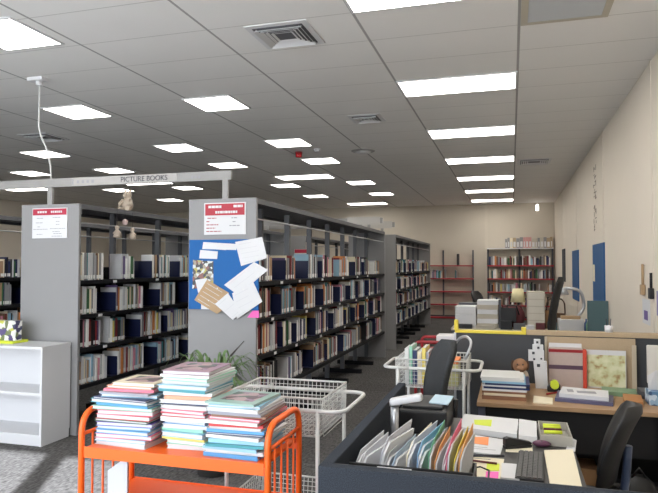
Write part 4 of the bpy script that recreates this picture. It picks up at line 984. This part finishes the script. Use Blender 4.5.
# ------------------------------------------------------------------ middle distance: desk row and clutter
MY = 9.2
c = (.2, 9.5, 0); t = thing('rear_desk', 'long rear desk crowded with clutter beyond the grey partition', 'desk', c)
MB().box(-.85, 1.2, 9.1, 9.9, .71, .74).build('desktop', m_beige, t, c)
for x in (-.82, 1.17):
    for y in (9.15, 9.85): MB().box(x-.02, x+.02, y-.02, y+.02, 0, .7095).build('leg', m_greyd, t, c)
MB().box(-.83, 1.18, 9.86, 9.88, .2, .7095).build('modesty_panel', m_greyd, t, c)
T2 = .7408
for i, (x0, x1, z0, z1, mm, l) in enumerate(((-.80, -.50, T2, .93, m_white, 'white paper carton on the rear desk beside the stacked reams'), (-.80, -.50, .931, 1.05, m_white, 'upper white carton on the rear desk beside the stacked reams'))):
    tag(MB().box(x0, x1, 9.25, 9.6, z0, z1).build('paper_carton', mm, None, (-.65, 9.4, z0), bevel=.006), l, 'box', 'cartons on the rear desk')
z = T2
for i in range(6):
    h = .065
    tag(MB().box(-.49+.006*(i % 2), -.20+.006*(i % 3), 9.25, 9.6, z, z+h).build('paper_ream', m_white if i % 2 else m_beige, None, (-.35, 9.4, z), bevel=.004), f"{'white' if i % 2 else 'beige'} paper ream, {ordinal(i+1)} from the bottom of the rear desk stack", 'paper', 'paper reams on the rear desk'); z += h+.002
c = (.0, 9.44, T2); t = thing('maroon_bag', 'maroon holdall on the rear desk behind the yellow edge', 'bag', c)
m = MB(); m.ball((.02, 9.42, T2+.17), (.165, .13, .17), 18); m.build('bag_body', m_maroon, t, c); MB().box(-.14, .14, 9.38, 9.42, T2+.2, T2+.33).build('top_flap', m_maroon, t, c, bevel=.03)
MB().tube([(-.1, 9.3, T2+.2), (-.06, 9.27, T2+.33), (.06, 9.27, T2+.33), (.1, 9.3, T2+.2)], .012, 8).build('handle', m_black, t, c)
c = (-.12, 9.5, T2); tag(MB().box(-.185, -.15, 9.3, 9.6, T2, 1.15).build('grey_folder_box', m_greyd, None, c, bevel=.004), 'narrow grey file box between the reams and the maroon holdall', 'file box')
for i, (x0, x1, y0, z1, mm, l) in enumerate(((-.16, .0, 9.12, .86, m_black, 'low black box before the maroon holdall'), (.02, .18, 9.12, .83, m_greyd, 'low grey box before the table lamp'), (-.75, -.55, 9.11, .80, m_black, 'flat black box before the white cartons'), (.46, .60, 9.42, 1.0, m_card, 'brown carton behind the teal box on the rear desk'))):
    tag(MB().box(x0, x1, y0, y0+.1, T2, z1).build('desk_box', mm, None, (x0, y0, T2), bevel=.006), l, 'box')
for i, (x, cl) in enumerate(((1.0, 'green'), (1.14, 'purple'), (.98, 'blue'))):
    tag(MB().lathe([(.03, 0), (.032, .1), (.012, .14), (.012, .17)], (x, 9.13+.06*(i == 2), T2), 14).build('bottle', M('bottle_'+cl, {'green': srgb(110, 150, 120), 'purple': srgb(90, 70, 110), 'blue': srgb(60, 90, 140)}[cl], .3), None, (x, 9.13, T2)), f'{cl} bottle on the rear desk by the teal divider', 'bottle')
c = (.33, 9.45, T2); t = thing('document_tower', 'beige tower of document drawers on the rear desk', 'document tower', c)
MB().box(.21, .45, 9.3, 9.65, T2, 1.27).build('drawer_case', m_beige, t, c, bevel=.004)
for i in range(5): MB().box(.225, .435, 9.29, 9.2995, T2+.03+i*.1, T2+.115+i*.1).build('drawer', M('drawer_pale', srgb(206, 200, 186), .5), t, c)
c = (.09, 9.68, T2); t = thing('table_lamp', 'cream shaded table lamp behind the maroon holdall', 'lamp', c)
MB().lathe([(.06, 0), (.065, .015), (.015, .025), (.012, .36)], c, 14).build('lamp_base', m_black, t, c); MB().lathe([(.11, .36), (.075, .56), (.07, .56), (.105, .36)], c, 18).build('lamp_shade', M('shade_cream', srgb(224, 214, 170), .8), t, c)
office_chair((.29, 8.45, 0), -.1, 'black high-backed office chair seen edge-on before the white printer', 1.5, .12, .40, m_black)
office_chair((-.35, 11.0, 0), PI*.9, 'black office chair far off beyond the paper reams', 1.2, .1, .44, m_black)
c = (.9, 9.5, T2); t = thing('desk_lamp', 'grey arched desk lamp on the rear desk beside the blue boards', 'lamp', c)
MB().lathe([(.08, 0), (.085, .02), (.02, .03)], (.78, 9.5, T2), 18).build('base', m_white, t, c)
MB().tube(rounded([(.78, 9.5, T2+.03), (1.0, 9.5, T2+.3), (.95, 9.5, T2+.56), (.74, 9.5, T2+.58)], .1, 6), .022, 8).build('arm', m_silver, t, c)
MB().lathe([(.07, -.08), (.03, 0), (.015, .02)], (.72, 9.5, T2+.57), 16).build('lamp_head', m_silver, t, c)
c = (.85, 9.3, T2); t = thing('white_printer', 'white printer with tan papers on the rear desk below the arched lamp', 'printer', c)
MB().box(.62, .95, 9.15, 9.4, T2, T2+.16).build('printer_body', m_white, t, c, bevel=.01); MB().box(.66, .91, 9.2, 9.36, T2+.1605, T2+.2).build('paper_tray', m_kraft, t, c)
tag(MB().box(.98, 1.24, 9.02, 9.06, .0, 1.17).build('desk_divider', m_teal, None, (1.1, 9.04, 0), bevel=.003), 'teal grey divider screen beside the blue wall boards', 'divider')
c = (1.02, 9.3, T2); t = thing('white_mug', 'white mug on the rear desk before the teal divider', 'mug', c)
MB().lathe([(.035, 0), (.042, .1), (.037, .1), (.03, .01)], (1.08, 9.2, T2), 16).build('mug_body', m_white, t, c)
tag(MB().box(.48, .60, 9.15, 9.3, T2, T2+.11).build('teal_box', m_teal, None, (.54, 9.2, T2), bevel=.004), 'small teal box on the rear desk beside the white printer', 'box')
c = (.52, 9.8, T2); t = thing('brown_basket', 'brown wicker basket on the rear desk behind the printer', 'basket', c)
MB().lathe([(.1, 0), (.14, .2), (.13, .2), (.09, .01)], (.62, 9.72, T2), 18).build('basket_body', M('wicker', srgb(110, 84, 64), .8, noise=.3, nscale=60), t, c)
MB().tube(rounded([(.49, 9.72, T2+.19), (.5, 9.72, T2+.42), (.74, 9.72, T2+.42), (.75, 9.72, T2+.19)], .1, 6), .01, 8).build('handle', M('wicker_dark', srgb(80, 60, 46), .8), t, c)
c = (-.02, 9.14, T2); t = thing('black_monitor', 'black computer monitor seen from behind in front of the maroon holdall', 'monitor', c)
MB().box(-.16, .06, 9.225, 9.26, T2+.10, T2+.30).build('screen_panel', m_black, t, c, bevel=.006); MB().box(-.07, -.03, 9.235, 9.255, T2+.01, T2+.1).build('stand_neck', m_black, t, c); MB().box(-.13, .03, 9.2255, 9.28, T2, T2+.0102).build('stand_foot', m_black, t, c)
for i, (x, y, wdt, h, mm, l) in enumerate(((-.50, 9.11, .26, .05, m_beige, 'flat beige carton at the front of the rear desk'), (.20, 9.11, .10, .07, m_paper, 'small white carton before the drawer tower'), (.32, 9.12, .12, .10, m_maroon, 'dark red small box before the drawer tower'), (-.78, 9.62, .3, .34, m_greyd, 'dark grey tall box behind the white cartons'))):
    if mm: tag(MB().box(x, x+wdt, y, y+.1, T2, T2+h).build('desk_carton', mm, None, (x, y, T2), bevel=.004), l, 'box')
# things on the partition cap
c = (.70, 5.085, 1.1455); t = thing('pen_cup', 'small white cup of pens on the tan cap of the partition', 'pen cup', c)
MB().lathe([(.028, 0), (.03, .05), (.026, .05), (.024, .004)], c, 14).build('cup', m_white, t, c)
for i, dx in enumerate((-.01, .008)): MB().tube([(c[0]+dx, c[1], c[2]+.006), (c[0]+dx*1.8, c[1], c[2]+.1)], .003, 6).build('pen', m_ink, t, c)

# ------------------------------------------------------------------ right wall
def wall_board(y0, y1, z0, z1, mat, label):
    c = (XR, (y0+y1)/2, z0); t = thing('wall_board', label, 'board', c)
    MB().box(XR-.02, XR, y0, y1, z0, z1).build('board_panel', mat, t, c, bevel=.002)
    return t
t = wall_board(9.33, 10.55, .98, 1.97, m_bluew, 'nearer blue fabric board on the beige wall')
c = (XR, 9.94, .98); MB().box(XR-.024, XR-.0202, 10.28, 10.5, 1.4, 1.66).build('pinned_note', m_cream, t, c)
wall_board(12.8, 14.0, .95, 1.95, m_bluew, 'further blue fabric board on the beige wall')
wall_board(15.9, 16.7, 1.25, 2.05, m_fabd, 'narrow dark board on the wall near the far corner')
c = (XR, 10.4, 2.2); t = thing('wall_lettering', 'column of thin grey lettering running down the beige wall', 'lettering', c)
rr = random.Random(9)
for k in range(9):
    z = 3.15-k*.115; m = MB()
    for q in range(4):
        y = 10.35+rr.uniform(-.16, .16); zz = z+rr.uniform(-.035, .035); ln = rr.uniform(.03, .09)
        if rr.random() < .5: m.box(XR-.004, XR-.0005, y-.012, y+.012, zz-ln/2, zz+ln/2)
        else: m.box(XR-.004, XR-.0005, y-ln, y+ln, zz-.006, zz+.006)
    m.build('letter', M('wall_letter', srgb(150, 138, 124), .8), t, c)
for y, z1, z0, mm, l in ((6.68, 1.66, 1.36, m_kraft, 'tan long handled brush hanging on the beige wall'), (6.30, 1.58, 1.34, m_black, 'black handled tool hanging beside the tan brush')):
    c = (XR-.03, y, z1); t = thing('hanging_brush', l, 'brush', c)
    MB().tube([(XR-.02, y, z1), (XR-.02, y, z0+.1)], .012, 8).build('handle', mm, t, c); MB().box(XR-.04, XR-.003, y-.05, y+.05, z0, z0+.1).build('head', mm, t, c, bevel=.008)
    MB().tube([(XR-.02, y, z1-.01), (XR, y, z1-.01)], .004, 6).build('hook', m_chrome, t, c)
def wall_sheet(y0, y1, z0, z1, mat, label, d=.003):
    return tag(MB().box(XR-d, XR-.0003, y0, y1, z0, z1).build('wall_note', mat, None, (XR, y0, z0)), label, 'note', 'notes stuck on the beige wall')
wall_sheet(6.45, 6.8, 1.08, 1.32, m_paper, 'white note under the hanging tan brush')
wall_sheet(6.55, 6.72, 1.12, 1.21, M('note_purple', srgb(110, 92, 150), .7), 'purple square on the white wall note', .005)
wall_sheet(6.05, 6.17, 1.2, 1.42, M('note_violet', srgb(150, 140, 180), .7), 'violet note on the wall beside the black tool')

# ------------------------------------------------------------------ back wall shelving
def wall_unit(x0, x1, zt, levels, mat, posts, label, top=False):
    c = ((x0+x1)/2, 19.55, 0); t = thing('shelving_unit', label, 'shelving', c)
    for x in posts: MB().box(x-.025, x+.025, 19.6, 19.66, 0, zt).build('upright', m_greyd, t, c)
    for z in levels: MB().box(x0, x1, 19.36, 19.6, z-.035, z).build('shelf', mat, t, c)
    return t
m_redsh = M('red_shelf', srgb(176, 50, 60), .5)
wall_unit(-2.6, -1.12, 2.12, (.05, .45, .85, 1.25, 1.65), m_redsh, (-2.05, -1.14), 'nearly empty wall shelving with dark red shelves')
wall_unit(-.71, 1.2, 2.14, (.05, .45, .85, 1.25, 1.65), m_redsh, (-.69, .23, 1.18), 'wall shelving full of books under a row of white binders')
MB_top = MB().box(-.71, 1.2, 19.36, 19.66, 2.141, 2.165)
tag(MB_top.build('shelf_top_board', m_white, None, (.2, 19.5, 2.14)), 'pale board across the top of the book filled wall shelving', 'shelf board')
rr = random.Random(2); x = -.18
i = 0
while x < 1.12:
    wd = rr.choice((.07, .085, .1)); h = rr.uniform(.27, .33)
    n, mm = rr.choice((('cream', m_cream), ('beige', m_beige), ('grey', m_grey), ('tan', m_tan)) if not (.3 < x < .55) else (('pink', M('binder_pink', srgb(206, 150, 146), .6)),))
    i += 1
    m = MB(); m.box(x, x+wd-.006, 19.4, 19.62, 2.1655, 2.1655+h); m.box(x+.015, x+wd-.021, 19.397, 19.4, 2.2, 2.2+h*.5, 1)
    tag(m.build('lever_arch_binder', [mm, m_paper], None, (x, 19.5, 2.165)), f'{n} binder, {ordinal(i)} in the row on top of the far wall shelving', 'binder', 'binders on top of the far wall shelving'); x += wd

# ------------------------------------------------------------------ light: the lamps above, the sky and the sun through the front windows
sun = bpy.data.lights.new('sun', 'SUN'); sun.energy = 23; sun.angle = math.radians(.7); sun.color = (.90, .94, 1.0)
so = bpy.data.objects.new('sun', sun); C.objects.link(so)
d = Vector((-.44, .87, -.56)); so.rotation_euler = d.to_track_quat('-Z', 'Y').to_euler(); so.location = (4, -8, 6)
wd = bpy.data.worlds.new('sky'); bpy.context.scene.world = wd; wd.use_nodes = True
bg = wd.node_tree.nodes['Background']; bg.inputs['Color'].default_value = (.86, .92, 1.0, 1); bg.inputs['Strength'].default_value = 6.3
po = bpy.data.lights.new('window_portal', 'AREA'); po.shape = 'RECTANGLE'; po.size = WX1-WX0; po.size_y = WZ1-WZ0; po.cycles.is_portal = True
pob = bpy.data.objects.new('window_portal', po); C.objects.link(pob); pob.location = ((WX0+WX1)/2, YF-.18, (WZ0+WZ1)/2); pob.rotation_euler = (PI/2, 0, 0)

# ------------------------------------------------------------------ camera and view
cam = bpy.data.cameras.new('camera'); cam.sensor_width = 36; cam.lens = FL/658*36; cam.clip_start = .05
co = bpy.data.objects.new('camera', cam); C.objects.link(co); co.location = (0, 0, CZ); co.rotation_euler = (PI/2+PIT, 0, YAW)
sc = bpy.context.scene; sc.camera = co
sc.view_settings.view_transform = 'Standard'; sc.view_settings.look = 'None'; sc.view_settings.exposure = 0.0; sc.view_settings.gamma = 1
sc.view_settings.use_curve_mapping = False
